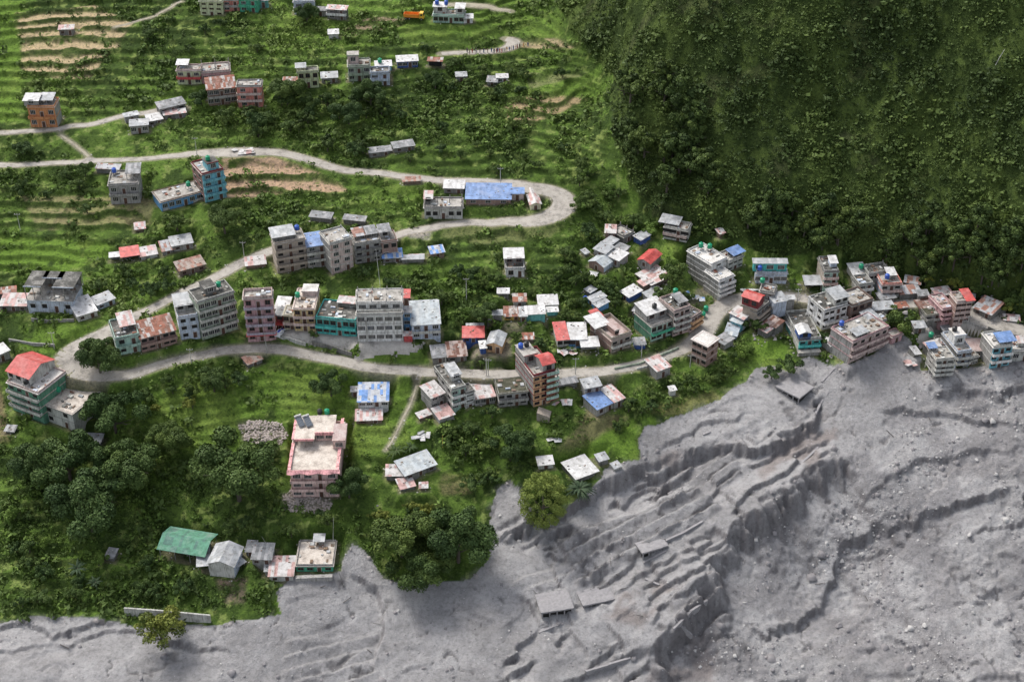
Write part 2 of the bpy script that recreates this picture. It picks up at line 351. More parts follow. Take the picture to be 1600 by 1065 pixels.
COL = dict(white=(.7,.7,.68), cream=(.6,.55,.36), conc=(.33,.32,.3), dconc=(.2,.195,.18), brick=(.34,.2,.16), dbrick=(.22,.15,.12), tan=(.4,.33,.26), orange=(.62,.25,.08), peach=(.72,.42,.2),
  pink=(.56,.32,.33), salmon=(.72,.25,.19), pinkh=(.72,.5,.45), mint=(.4,.6,.5), green=(.05,.42,.25), sage=(.33,.4,.3), dgreen=(.1,.28,.18), turq=(.05,.5,.46), teal=(.12,.45,.42), aqua=(.15,.48,.58), blue=(.1,.33,.62), dblue=(.03,.09,.32), lblue=(.5,.57,.68),
  yellow=(.68,.52,.24), red=(.55,.06,.06), dred=(.25,.03,.035), brown=(.25,.17,.12), lilac=(.42,.37,.45), black=(.02,.02,.02), wood=(.2,.13,.08), ygreen=(.55,.6,.35), mustard=(.6,.38,.04), pale=(.5,.5,.46), palepink=(.58,.44,.4), gold=(.7,.5,.05))
def wallmat(key):
    if ('w', key) in MATS: return MATS['w', key]
    c = COL[key]; m, t, b = newmat('paint_' + key)
    v = tc(t); n1 = noise(t, v, .55, 5, .65); vs_ = tc(t, (2.2, 2.2, .35)); n2 = noise(t, vs_, 1.0, 4, .6)
    g_ = sum(c) / 3; c = tuple(x * .86 + g_ * .14 for x in c)
    k = ramp(t, n1, [(.28, sc(c, .55)), (.5, c), (.75, sc(c, 1.12))])
    streak = ramp(t, n2, [(.46, (1, 1, 1)), (.66, (.42, .4, .37))])
    k = mixc(t, .8, k, streak, 'MULTIPLY')
    if key in ('brick', 'dbrick', 'tan'):
        br = nd(t, 'ShaderNodeTexBrick'); br.inputs['Scale'].default_value = 1.6; br.inputs['Mortar Size'].default_value = .03
        br.inputs['Color1'].default_value = (*sc(c, 1.1), 1); br.inputs['Color2'].default_value = (*sc(c, .75), 1); br.inputs['Mortar'].default_value = (.3, .28, .26, 1)
        m2 = t.nodes.new('ShaderNodeMapping'); m2.inputs['Rotation'].default_value = (math.radians(90), 0, 0)
        t.links.new(v, m2.inputs[0]); t.links.new(m2.outputs[0], br.inputs['Vector'])
        k = mixc(t, .45, k, br.outputs[0])
    t.links.new(k, b.inputs['Base Color']); b.inputs['Roughness'].default_value = .85
    MATS['w', key] = m; return m
def slabmat(key):
    """cast concrete roofs: white, pale, conc, dark (algae), moss"""
    if ('s', key) in MATS: return MATS['s', key]
    c1, c2, c3 = dict(flat=((.13,.125,.11),(.36,.34,.31),(.5,.48,.45)), white=((.35,.34,.31),(.62,.6,.57),(.75,.73,.7)), beige=((.26,.22,.19),(.55,.49,.43),(.68,.62,.56)), dark=((.03,.03,.026),(.09,.088,.08),(.3,.29,.27)), moss=((.025,.03,.015),(.06,.06,.035),(.16,.15,.12)), pinky=((.3,.2,.19),(.45,.35,.33),(.5,.46,.44)))[key]
    m, t, b = newmat('roof_concrete_' + key); v = tc(t); n1 = noise(t, v, .45, 6, .7)
    k = ramp(t, n1, [(.3, c1), (.5, c2), (.68, c3)])
    n2 = noise(t, v, 2.6, 4, .7); k = mixc(t, .5, k, ramp(t, n2, [(.35, (.45, .44, .42)), (.6, (1, 1, 1))]), 'MULTIPLY')
    t.links.new(k, b.inputs['Base Color']); b.inputs['Roughness'].default_value = .9
    MATS['s', key] = m; return m
METAL = dict(tin=((.36,.38,.4),(.52,.53,.54),.12), wtin=((.6,.6,.6),(.72,.72,.72),.06), gtin=((.24,.25,.26),(.4,.4,.41),.2), rust=((.5,.47,.45),(.27,.095,.055),.8), drust=((.17,.07,.045),(.38,.3,.27),.5), mix=((.45,.46,.48),(.32,.17,.13),.4), brown=((.36,.3,.26),(.3,.16,.12),.5), blue=((.13,.25,.52),(.17,.3,.58),.0), bluet=((.5,.53,.58),(.14,.28,.58),.06), ltin=((.47,.52,.55),(.55,.58,.58),.1), patch=((.42,.47,.52),(.6,.6,.58),.15), red=((.58,.08,.07),(.5,.07,.06),.0), green=((.12,.33,.22),(.1,.22,.18),.05), rwhite=((.6,.58,.57),(.5,.32,.3),.3))
def metmat(key):
    if ('m', key) in MATS: return MATS['m', key]
    c1, c2, ru = METAL[key]; m, t, b = newmat('sheet_metal_' + key); v = tc(t)
    sp = t.nodes.new('ShaderNodeSeparateXYZ'); t.links.new(v, sp.inputs[0])
    def flo(s, k):
        a = t.nodes.new('ShaderNodeMath'); a.operation = 'MULTIPLY'; t.links.new(s, a.inputs[0]); a.inputs[1].default_value = k
        f = t.nodes.new('ShaderNodeMath'); f.operation = 'FLOOR'; t.links.new(a.outputs[0], f.inputs[0]); return f.outputs[0]
    cb = t.nodes.new('ShaderNodeCombineXYZ'); t.links.new(flo(sp.outputs[0], 1.15), cb.inputs[0]); t.links.new(flo(sp.outputs[1], .42), cb.inputs[1])
    wn = t.nodes.new('ShaderNodeTexWhiteNoise'); t.links.new(cb.outputs[0], wn.inputs[0])
    if key in ('rust', 'mix', 'brown', 'drust', 'bluet', 'rwhite'):
        k = ramp(t, wn.outputs[0], [(0, c1), (max(.05, .72 - ru * .5), c1), (.75 - ru * .4, c2), (1, sc(c2, 1.25))])
    else:
        k = ramp(t, wn.outputs[0], [(0, sc(c1, .88)), (.5, c1), (1, c2)])
    n1 = noise(t, tc(t, (1.5, .35, 1)), .8, 5, .65)
    if ru: k = mixc(t, ramp(t, n1, [(.68 - ru * .25, (0, 0, 0)), (.74 - ru * .2, (.8, .8, .8))]), k, (.2, .085, .05))
    n2 = noise(t, v, .7, 5, .7); k = mixc(t, .8, k, ramp(t, n2, [(.34, (.42, .4, .37)), (.56, (1, 1, 1))]), 'MULTIPLY')
    dn = noise(t, v, .35, 5, .7); k = mixc(t, ramp(t, dn, [(.5, (0, 0, 0)), (.7, (.4, .4, .4))]), k, (.33, .31, .29))
    wv = t.nodes.new('ShaderNodeTexWave'); wv.inputs['Scale'].default_value = 1.6; wv.bands_direction = 'X'; t.links.new(v, wv.inputs[0])
    k = mixc(t, .25, k, ramp(t, wv.outputs['Fac'], [(0, (.6, .6, .6)), (1, (1, 1, 1))]), 'MULTIPLY')
    bp = t.nodes.new('ShaderNodeBump'); bp.inputs['Strength'].default_value = .5; bp.inputs['Distance'].default_value = .05
    t.links.new(wv.outputs['Fac'], bp.inputs['Height']); t.links.new(bp.outputs[0], b.inputs['Normal'])
    t.links.new(k, b.inputs['Base Color']); b.inputs['Roughness'].default_value = .5 if key in ('blue', 'red', 'wtin', 'tin') else .75
    b.inputs['Metallic'].default_value = .0
    MATS['m', key] = m; return m
def flatmat(name, c, r=.6):
    if ('f', name) in MATS: return MATS['f', name]
    m, t, b = newmat(name); v = tc(t); n1 = noise(t, v, 1.3, 4)
    t.links.new(ramp(t, n1, [(.3, sc(c, .8)), (.7, sc(c, 1.1))]), b.inputs['Base Color']); b.inputs['Roughness'].default_value = r
    MATS['f', name] = m; return m
GLASS = flatmat('window_glass', (.025, .03, .035), .15)
DARK = flatmat('interior_shade', (.018, .017, .016), .9)  # near-black colour paints the shade inside openings
FRM = flatmat('frame_pale', (.5, .48, .45), .6); FRB = flatmat('frame_brown', (.14, .06, .04), .6)
DOORM = flatmat('door_brown', (.1, .05, .035), .5); STEEL = flatmat('steel', (.25, .25, .25), .5)
TANK = dict(green=flatmat('tank_green', (.01, .3, .15), .4), black=flatmat('tank_black', (.02, .02, .022), .4), blue=flatmat('tank_blue', (.03, .1, .45), .4))
# ================================================================ mesh helper
class MB:
    def __init__(s): s.v = []; s.f = []; s.m = []; s.mats = []
    def mi(s, mat):
        if mat not in s.mats: s.mats.append(mat)
        return s.mats.index(mat)
    def poly(s, pts, mat):
        n = len(s.v); s.v += [tuple(p) for p in pts]; s.f.append(tuple(range(n, n + len(pts)))); s.m.append(s.mi(mat))
    def hexa(s, b, t, mat):
        """b, t: four bottom and four top points, anticlockwise from above"""
        n = len(s.v); s.v += [tuple(p) for p in b + t]; k = s.mi(mat)
        for f in ((3, 2, 1, 0), (4, 5, 6, 7), (0, 1, 5, 4), (1, 2, 6, 5), (2, 3, 7, 6), (3, 0, 4, 7)):
            s.f.append(tuple(n + i for i in f)); s.m.append(k)
    def box(s, x0, x1, y0, y1, z0, z1, mat):
        s.hexa([(x0, y0, z0), (x1, y0, z0), (x1, y1, z0), (x0, y1, z0)], [(x0, y0, z1), (x1, y0, z1), (x1, y1, z1), (x0, y1, z1)], mat)
    def sheet(s, q, th, mat):
        """slab of thickness th with its top on four points"""
        s.hexa([(a, b, c - th) for a, b, c in q], list(q), mat)
    def cyl(s, x, y, z0, z1, r, mat, n=10, r2=None, cap=True):
        r2 = r if r2 is None else r2; a = len(s.v); k = s.mi(mat)
        for i in range(n):
            c, d = math.cos(6.2832 * i / n), math.sin(6.2832 * i / n); s.v += [(x + r * c, y + r * d, z0), (x + r2 * c, y + r2 * d, z1)]
        for i in range(n):
            j = (i + 1) % n; s.f.append((a + 2 * i, a + 2 * j, a + 2 * j + 1, a + 2 * i + 1)); s.m.append(k)
        if cap: s.f.append(tuple(a + 2 * i + 1 for i in range(n))); s.m.append(k); s.f.append(tuple(a + 2 * i for i in range(n))[::-1]); s.m.append(k)
    def tube(s, pts, r, mat, n=5):
        k = s.mi(mat); rings = []
        for i, p in enumerate(pts):
            p = Vector(p); d = (Vector(pts[min(i + 1, len(pts) - 1)]) - Vector(pts[max(i - 1, 0)])).normalized()
            u = d.orthogonal().normalized(); v = d.cross(u); rr = r[i] if isinstance(r, (list, tuple)) else r
            rings.append(len(s.v)); s.v += [tuple(p + (u * math.cos(6.2832 * j / n) + v * math.sin(6.2832 * j / n)) * rr) for j in range(n)]
        for a, b in zip(rings[:-1], rings[1:]):
            for j in range(n): s.f.append((a + j, a + (j + 1) % n, b + (j + 1) % n, b + j)); s.m.append(k)
        s.f.append(tuple(rings[-1] + j for j in range(n))); s.m.append(k)
    def build(s, name, parent=None, smooth=False):
        me = bpy.data.meshes.new(name); me.from_pydata(s.v, [], s.f)
        for m in s.mats: me.materials.append(m)
        me.polygons.foreach_set('material_index', s.m)
        if smooth: me.polygons.foreach_set('use_smooth', [True] * len(s.f))
        me.update(); o = bpy.data.objects.new(name, me); C.objects.link(o)
        if parent: o.parent = parent
        return o
def inst(me, name, parent, loc=(0, 0, 0), rz=0, sc_=(1, 1, 1)):
    o = bpy.data.objects.new(name, me); C.objects.link(o); o.parent = parent; o.location = loc; o.rotation_euler = (0, 0, rz); o.scale = sc_; return o
def tag(o, label, cat, group=None, kind=None):
    if label: o['label'] = label
    if cat: o['category'] = cat
    if group: o['group'] = group
    if kind: o['kind'] = kind
    return o
def empty(name, loc, rz=0):
    o = bpy.data.objects.new(name, None); C.objects.link(o); o.location = loc; o.rotation_euler = (0, 0, rz); o.empty_display_size = .5; return o
# window and door meshes shared by every house (unit: metres, centred on x, back at y=0, facing -y)
def winmesh(w, h, fr, bars):
    m = MB(); t = .09
    m.box(-w / 2, w / 2, -.03, .0, 0, h, GLASS)
    for a, b, c, d in ((-w / 2 - t, -w / 2, 0, h), (w / 2, w / 2 + t, 0, h), (-w / 2 - t, w / 2 + t, h, h + t), (-w / 2 - t * 1.6, w / 2 + t * 1.6, -t, 0)): m.box(a, b, -.12, 0, c, d, fr)
    for k in range(1, bars + 1): x = -w / 2 + w * k / (bars + 1); m.box(x - .04, x + .04, -.07, -.031, 0, h, fr)
    o = m.build('window'); me = o.data; bpy.data.objects.remove(o); return me
def doormesh():
    m = MB(); m.box(-.5, .5, -.05, 0, 0, 2.1, DOORM)
    for a, b, c, d in ((-.6, -.5, 0, 2.1), (.5, .6, 0, 2.1), (-.6, .6, 2.1, 2.2)): m.box(a, b, -.12, 0, c, d, FRM)
    o = m.build('door'); me = o.data; bpy.data.objects.remove(o); return me
def openmesh(w, h):
    m = MB(); m.box(-w / 2, w / 2, -.03, 0, 0, h, DARK); m.box(-w / 2 - .1, w / 2 + .1, -.1, 0, h, h + .12, FRM)  # unglazed opening: near-black panel on the wall, its shade painted
    o = m.build('window'); me = o.data; bpy.data.objects.remove(o); return me
WM = dict(a=winmesh(1.55, 1.4, FRM, 2), b=winmesh(1.35, 1.4, FRB, 1), c=winmesh(1.9, 1.3, FRM, 4), d=openmesh(1.5, 1.45), e=openmesh(2.6, 2.1), f=winmesh(.9, 1.0, FRB, 1))
DOOR = doormesh()
def tankmesh(mat, leg):
    m = MB()
    if leg: 
        m.box(-.75, .75, -.75, .75, 1.0, 1.1, STEEL)
        for a in (-.65, .65):
            for b in (-.65, .65): m.box(a - .05, a + .05, b - .05, b + .05, 0, 1.0, STEEL)
    z = 1.1 if leg else 0
    for a, b, r, q in ((0, .35, .72, .75), (.35, .45, .75, .7), (.45, .8, .7, .75), (.8, .9, .75, .7), (.9, 1.2, .7, .72), (1.2, 1.5, .72, .25), (1.5, 1.6, .25, .24)): m.cyl(0, 0, z + a, z + b, r, mat, 12, q)
    o = m.build('tank_body', smooth=False); me = o.data; bpy.data.objects.remove(o); return me
TM = {(k, l): tankmesh(v, l) for k, v in TANK.items() for l in (0, 1)}
NT = [0]
def tank(loc, col, label, leg=0, s=1.0):
    e = bpy.data.objects.new('water_tank', TM[col, leg]); C.objects.link(e); e.location = loc; e.scale = (s, s, s)
    e.rotation_euler = (0, 0, NT[0]); NT[0] += 1
    tag(e, label, 'water tank', 'water tanks on roofs'); return e
# ================================================================ houses
ZR = dict(A=(0,0,2.963), B=(400,0,2.963), C=(0,220,4.0), D=(380,240,2.963), E=(0,390,3.55), F=(360,420,4.097), G=(640,360,5.327), H=(880,330,5.327), I=(1060,370,5.325), J=(1240,380,4.439), K=(640,500,5.327), L=(860,480,4.84), M=(400,600,4.439), N=(200,780,3.636), O=(700,640,2.506), P=(1100,540,2.028), Q=(0,600,2.29), X=(0,0,1), R=(1060,440,6.658), S=(950,440,7.605), T=(1400,440,6.655), U=(440,640,7.1))
def px(z, p): o = ZR[z]; return o[0] + p[0] / o[2], o[1] + p[1] / o[2]
PADS = []
def place(z, fl, fr, Hh, D, z0=None, dz=0):
    a = px(z, fl); b = px(z, fr); k = ZR[z][2]
    if z0 is None: z0 = hit((a[0] + b[0]) / 2, (a[1] + b[1]) / 2)[2]
    z0 += dz
    A_ = np.array(onz(*a, z0)); B_ = np.array(onz(*b, z0)); u = B_ - A_; wd = float(np.hypot(*u)); u = u / wd; v = np.array([-u[1], u[0]])
    mid = (A_ + B_) / 2; by = proj(mid[0], mid[1], z0)[1]
    lo, hi = .2, 60.
    for _ in range(40):
        h = (lo + hi) / 2
        if by - proj(mid[0], mid[1], z0 + h)[1] < Hh / k: lo = h
        else: hi = h
    ty = proj(mid[0], mid[1], z0 + h)[1]; lo, hi = .5, 60.
    for _ in range(40):
        d = (lo + hi) / 2; q = mid + v * d
        if ty - proj(q[0], q[1], z0 + h)[1] < D / k: lo = d
        else: hi = d
    return z0, mid, math.atan2(u[1], u[0]), wd, h, d
def pad(mid, rz, w, d, z, m=.9, fade=2.6):
    global H
    c, s = math.cos(rz), math.sin(rz); R = math.hypot(w, d) + 8
    i0 = np.searchsorted(ax, mid[0] - R); i1 = np.searchsorted(ax, mid[0] + R); j0 = np.searchsorted(ay, mid[1] - R); j1 = np.searchsorted(ay, mid[1] + R)
    gx = GX[j0:j1, i0:i1] - mid[0]; gy = GY[j0:j1, i0:i1] - mid[1]
    lx = gx * c + gy * s; ly = -gx * s + gy * c
    dd = np.maximum(np.abs(lx) - w / 2, np.abs(ly - d / 2) - d / 2)
    t = 1 - ss(m, m + fade, dd); H[j0:j1, i0:i1] = H[j0:j1, i0:i1] * (1 - t) + z * t
    PADM[j0:j1, i0:i1] = np.maximum(PADM[j0:j1, i0:i1], 1 - ss(.6, 1.4, dd))
PADM = np.zeros(GX.shape)
def roof(mb, kind, x0, x1, y0, y1, z, mat, ov=.35, pitch=.13, wall=None):
    th = .07
    if kind == 'shed':
        zb = z + (y1 - y0) * pitch; mb.sheet([(x0 - ov, y0 - ov * 1.3, z - ov * pitch + .1), (x1 + ov, y0 - ov * 1.3, z - ov * pitch + .1), (x1 + ov, y1 + ov, zb + ov * pitch + .1), (x0 - ov, y1 + ov, zb + ov * pitch + .1)], th, mat)
        if wall:
            for a, b in ((x0, x0 + .12), (x1 - .12, x1)): mb.hexa([(a, y0, z - .01), (b, y0, z - .01), (b, y1, z - .01), (a, y1, z - .01)], [(a, y0, z), (b, y0, z), (b, y1, zb), (a, y1, zb)], wall)
            mb.box(x0, x1, y1 - .12, y1, z - .01, zb - .02, wall)
    elif kind == 'gx':      # ridge along x
        ym = (y0 + y1) / 2; zr = z + (y1 - y0) / 2 * .38; e = ov * .38
        mb.sheet([(x0 - ov, y0 - ov, z - e + .1), (x1 + ov, y0 - ov, z - e + .1), (x1 + ov, ym, zr + .1), (x0 - ov, ym, zr + .1)], th, mat)
        mb.sheet([(x0 - ov, ym, zr + .1), (x1 + ov, ym, zr + .1), (x1 + ov, y1 + ov, z - e + .1), (x0 - ov, y1 + ov, z - e + .1)], th, mat)
        if wall:
            for a, b in ((x0, x0 + .12), (x1 - .12, x1)): mb.poly([(a, y0, z), (a, y1, z), (a, ym, zr)], wall); mb.poly([(b, y0, z), (b, y1, z), (b, ym, zr)][::-1], wall)
    elif kind == 'gy':      # ridge along depth, gable to the front
        xm = (x0 + x1) / 2; zr = z + (x1 - x0) / 2 * .42; e = ov * .42
        mb.sheet([(x0 - ov, y0 - ov, z - e + .1), (xm, y0 - ov, zr + .1), (xm, y1 + ov, zr + .1), (x0 - ov, y1 + ov, z - e + .1)], th, mat)
        mb.sheet([(xm, y0 - ov, zr + .1), (x1 + ov, y0 - ov, z - e + .1), (x1 + ov, y1 + ov, z - e + .1), (xm, y1 + ov, zr + .1)], th, mat)
        if wall: mb.poly([(x0, y0, z), (x1, y0, z), (xm, y0, zr)], wall); mb.poly([(x1, y1, z), (x0, y1, z), (xm, y1, zr)], wall)
SLAB = ('flat', 'white', 'beige', 'dark', 'moss', 'pinky')
HB = []
def house(label, z, fl, fr, Hh, D, n, wall, rf, name='house', cat='house', rk='shed', win='a', nw=None, bal=0, balw=None, par=.5, trim=None, top=None, tanks=(), side='', left=None, openf=(), stubs=0, ov=.35, posts=False, z0=None, dz=0, clutter=None, door=True, tilt=(0, 0), pt=.13, sink=2.6, group=None, padit=True, flr=None, sidewall=None, awn=None):
    z0, mid, rz, wd, h, d = place(z, fl, fr, Hh, D, z0, dz)
    if padit: pad(mid, rz, wd, d, z0)
    rnd = random.Random(label)
    root = empty(name, (mid[0], mid[1], z0), rz); root.rotation_euler = (tilt[0], tilt[1], rz)
    tag(root, label, cat, group or ('village houses' if cat != 'shed' else 'village sheds'))
    fh = h / n; x0, x1 = -wd / 2, wd / 2; wm = wallmat(wall); tm = wallmat(trim) if trim else wm
    lm = wallmat(left or sidewall or wall)
    isl = rf in SLAB; rm = slabmat(rf) if isl else metmat(rf)
    m = MB()
    if posts:
        k = max(2, int(wd / 3.5) + 1)
        for i in range(k):
            for y in (.1, d - .1):
                x = x0 + .1 + (wd - .2) * i / (k - 1); m.box(x - .07, x + .07, y - .07, y + .07, -sink, h + (y * pt if rk == 'shed' else 0), STEEL)
        m.box(x0 + .2, x1 - .2, d * .55, d * .6, -sink, h * .95, wm)
        m.build('posts', root)
    else:
        ops = set(openf)
        # solid storeys: front face in the wall colour, side and back walls in the side colour
        k = 0
        while k < n:
            a, b = k * fh, (k + 1) * fh
            if k == 0: a = -sink
            if k in ops:
                for i in range(max(2, int(wd / 3.4) + 1)):
                    nn = max(2, int(wd / 3.4) + 1); x = x0 + .18 + (wd - .36) * i / (nn - 1)
                    for y in (.18, d * .5, d - .18): m.box(x - .16, x + .16, y - .16, y + .16, a, b, wm)
                m.box(x0 + .2, x1 - .2, d * .62, d * .65, a, b - .02, DARK)  # near-black sheet stands in for the shade deep in the open storey
            else:
                m.box(x0, x1, 0, .14, a, b, wm); m.box(x0, x1, .14, d, a, b - .003, lm)
            if n > 1 and 0 < k: m.box(x0 - .08, x1 + .08, -.08, d + .04, k * fh - .12, k * fh + .1, tm)
            k += 1
        m.build('wall', root)
    # roof
    r = MB()
    if isl:
        r.box(x0 - ov, x1 + ov, -ov, d + ov * .5, h, h + .18, tm); r.box(x0 - ov + .03, x1 + ov - .03, -ov + .03, d + ov * .5 - .03, h + .18, h + .2, rm)
        if par:
            p = h + .2 + par
            for a, b, c, e in ((x0, x1, 0, .13), (x0, x1, d - .13, d), (x0, x0 + .13, .13, d - .13), (x1 - .13, x1, .13, d - .13)): r.box(a, b, c, e, h + .201, p, tm)
        zt = h + .2
    else:
        roof(r, rk, x0, x1, 0, d, h, rm, ov, pt, None if posts else wm); zt = h
    ro = r.build('roof', root)
    if isl and stubs:
        s = MB(); k = max(2, int(wd / 3.6) + 1)
        for i in range(k):
            for y in (.2, d / 2, d - .2):
                if rnd.random() < .85:
                    x = x0 + .2 + (wd - .4) * i / (k - 1); s.box(x - .13, x + .13, y - .13, y + .13, zt + .01, zt + .4 + stubs * rnd.uniform(.6, 1), wallmat('conc'))
                    for q in (-.07, .07): s.tube([(x + q, y, zt + .4), (x + q * 1.4, y + q, zt + stubs + 1.0)], .025, FRB, 4)
        s.build('column_stubs', ro)
    if clutter is None: clutter = isl and d > 4
    if clutter:
        s = MB()
        for i in range(int(min(26, 4 + wd * d / 9))):
            x = rnd.uniform(x0 + .6, x1 - .6); y = rnd.uniform(.6, d - .6); a = rnd.uniform(.15, .75); b = rnd.uniform(.15, .7); c = rnd.uniform(.05, .5)
            s.box(x - a, x + a, y - b, y + b, zt + .004, zt + c, rnd.choice([wallmat('conc'), wallmat('dconc'), wallmat('white'), wallmat('pale'), metmat('tin'), metmat('rust'), wallmat('wood'), wallmat('lblue'), wallmat('brown')]))
        for i in range(5):
            x = rnd.uniform(x0 + .6, x1 - .6); y = rnd.uniform(.6, d - .6); s.tube([(x, y, zt + .1), (x + rnd.uniform(-2, 2) * .5, y + rnd.uniform(-1.5, 1.5) * .5, zt + .15)], .05, wallmat('wood'), 4)
        s.build('roof_clutter', ro)['kind'] = 'stuff'
    elif not isl and not posts:
        s = MB()
        for i in range(int(2 + wd * d / 14)):
            if rk != 'shed': break
            x = rnd.uniform(x0 + .3, x1 - .3); y = rnd.uniform(.2, d - .3); zz = h + y * pt + .11; s.box(x - rnd.uniform(.1, .5), x + .12, y - .1, y + rnd.uniform(.1, .25), zz, zz + .14, rnd.choice([wallmat('dconc'), wallmat('wood'), wallmat('pale')]))
        if s.v: s.build('roof_weights', ro)['kind'] = 'stuff'
    # windows and doors
    if nw is None: nw = max(1, round(wd / 3.1))
    if not posts and win:
        for k in range(n):
            if k in openf: continue
            for i in range(nw):
                x = x0 + wd * (i + .5) / nw; hh = min(1.0, (fh - 1.0) / 1.9)
                if hh < .35: hh = .35
                if door and ((k == 0 and i == nw // 2) or (k > 0 and bal and i == nw // 2)): 
                    inst(DOOR, 'door', root, (x, -.003, k * fh + .05), 0, (1, 1, min(1, fh * .8 / 2.2)))
                else:
                    inst(WM[win], 'window', root, (x + rnd.uniform(-.15, .15), -.003, k * fh + fh * .34), 0, (1, 1, hh))
            if 'L' in side:
                ns = max(1, round(d / 4))
                for i in range(ns): inst(WM['f' if win == 'b' else 'd'], 'window', root, (x0 - .003, d * (i + .5) / ns, k * fh + fh * .35), math.radians(-90), (1, 1, min(1, hh)))
            if 'R' in side:
                ns = max(1, round(d / 4))
                for i in range(ns): inst(WM['f'], 'window', root, (x1 + .003, d * (i + .5) / ns, k * fh + fh * .35), math.radians(90), (1, 1, min(1, hh)))
    if bal:
        bw = wallmat(balw or trim or 'white'); ks = range(1, n) if bal is True or bal == 1 else bal
        for k in ks:
            s = MB(); s.box(x0 - .1, x1 + .1, -1.15, -.085, k * fh - .13, k * fh + .03, bw); b = s.build('balcony', root)
            s = MB(); s.box(x0 - .08, x1 + .08, -1.13, -1.03, k * fh + .031, k * fh + .75, bw)
            for q in (x0 - .08, x1 - .02): s.box(q, q + .1, -1.03, -.09, k * fh + .031, k * fh + .75, bw)
            s.build('railing', b)
    if awn:
        s = MB(); s.sheet([(x0 - .3, -1.5, fh * .95), (x1 + .3, -1.5, fh * .95), (x1 + .3, -.1, fh * 1.04), (x0 - .3, -.1, fh * 1.04)], .06, metmat(awn)); s.build('awning', root)
    # upper blocks: (fx0, fx1, fy0, fy1, height, wall, roof, kind)
    for q in (top or ()):
        a0, a1 = x0 + wd * q[0], x0 + wd * q[1]; b0, b1 = d * q[2], d * q[3]; hh = q[4]; kk = q[7] if len(q) > 7 else 'shed'
        s = MB()
        if q[5] == 'open':
            for x in (a0 + .1, (a0 + a1) / 2, a1 - .1):
                for y in (b0 + .1, b1 - .1): s.box(x - .1, x + .1, y - .1, y + .1, zt + .006, zt + hh + ((y - b0) * .12 if q[6] not in SLAB else 0), wallmat('conc'))
            s.box(a0 + .3, a1 - .3, b1 - .5, b1 - .4, zt + .006, zt + hh * .98, wallmat('dconc'))
        else: s.box(a0, a1, b0, b1, zt + .006, zt + hh, wallmat(q[5]))
        up = s.build('upper_room', root); r = MB()
        if q[6] in SLAB: r.box(a0 - .2, a1 + .2, b0 - .2, b1 + .2, zt + hh + .002, zt + hh + .16, slabmat(q[6])); r.box(a0 - .2, a1 + .2, b0 - .2, b0 - .08, zt + hh + .162, zt + hh + .4, tm)
        else: roof(r, kk, a0, a1, b0, b1, zt + hh, metmat(q[6]), .35, .12, None if q[5] == 'open' else wallmat(q[5]))
        r.build('upper_roof', up)
        if q[5] != 'open' and hh > 1.8:
            nn = max(1, round((a1 - a0) / 3.2))
            for i in range(nn):
                for st in range(max(1, int(hh / 2.7))): inst(WM[win or 'b'], 'window', up, (a0 + (a1 - a0) * (i + .5) / nn, b0 - .004, zt + .9 + st * 2.8))
    Rm = Matrix.Rotation(rz, 4, 'Z')
    for fx, fy, tz_, col, lab in tanks:
        p = Rm @ Vector((x0 + wd * fx, d * fy, 0)); tank((mid[0] + p.x, mid[1] + p.y, z0 + zt + tz_ + .02), col, lab, 1 if isl and tz_ == 0 else 0)
    HB.append((label, mid, rz, wd, d, z0, zt, h))
    return root, (x0, x1, d, zt)
def shed(label, z, roof_fl, roof_fr, D, h, wall, rf, **k):
    """a low shed given by the FRONT EDGE OF ITS ROOF in the photograph and its wall height in metres"""
    a = px(z, roof_fl); b = px(z, roof_fr); mx, my = (a[0] + b[0]) / 2, (a[1] + b[1]) / 2
    X, Y, Z = hit(mx, my + h * 4.0); s = F / math.hypot(math.hypot(X, Y), CH - Z) * math.cos(math.atan2(CH - Z, math.hypot(X, Y)))
    off = h * s * ZR[z][2]
    k.setdefault('win', 'f'); k.setdefault('name', 'shed'); k.setdefault('cat', 'shed')
    return house(label, z, (roof_fl[0], roof_fl[1] + off), (roof_fr[0], roof_fr[1] + off), off, D, 1, wall, rf, **k)
# ================================================================ the village
# ---- upper left
house('orange two-storey house beside the top road with a tin shed on its roof', 'A', (145,590), (268,590), 92, 40, 2, 'orange', 'flat', left='conc', bal=1, balw='orange', nw=3, top=[(-.12,.42,.1,.75,2.0,'conc','wtin'),(.45,.9,.3,.95,1.6,'open','tin')])
shed('small grey field hut alone on the beige terraces', 'A', (277,137), (343,134), 14, 2.4, 'dconc', 'rwhite')
house('cream two-storey house with red and blue roof edge next to the bare-columned pink house', 'A', (825,392), (935,392), 62, 26, 2, 'ygreen', 'flat', trim='palepink', bal=1, balw='red', top=[(0,.45,.3,1,1.6,'open','wtin')])
house('pink house with a row of bare columns on its roof above the long rusty roof', 'A', (938,388), (1070,378), 48, 38, 1, 'pink', 'flat', stubs=1.6, nw=4, trim='palepink')
house('long grey house under a striped rusty roof beside the salmon house', 'A', (968,492), (1098,478), 76, 32, 2, 'brown', 'rust', left='dconc', bal=1, balw='conc', nw=5, pt=.3)
house('salmon pink three-storey house at the end of the upper row', 'A', (1105,498), (1218,496), 94, 28, 3, 'salmon', 'flat', bal=1, balw='palepink', nw=2, trim='conc')
house('grey roadside hut with flat tin roof where the top road meets the sheds', 'A', (608,622), (690,615), 38, 26, 1, 'conc', 'tin', nw=3, pt=.03)
house('small grey block house behind the roadside hut', 'A', (583,572), (645,560), 30, 14, 1, 'conc', 'tin', nw=1, pt=.03)
shed('white tin shed between the roadside hut and the long dark shed', 'A', (690,562), (755,550), 22, 2, 'dconc', 'wtin')
shed('long dark shed with pale roof in the upper road row', 'A', (745,505), (862,478), 22, 2.6, 'dconc', 'gtin', win='d')
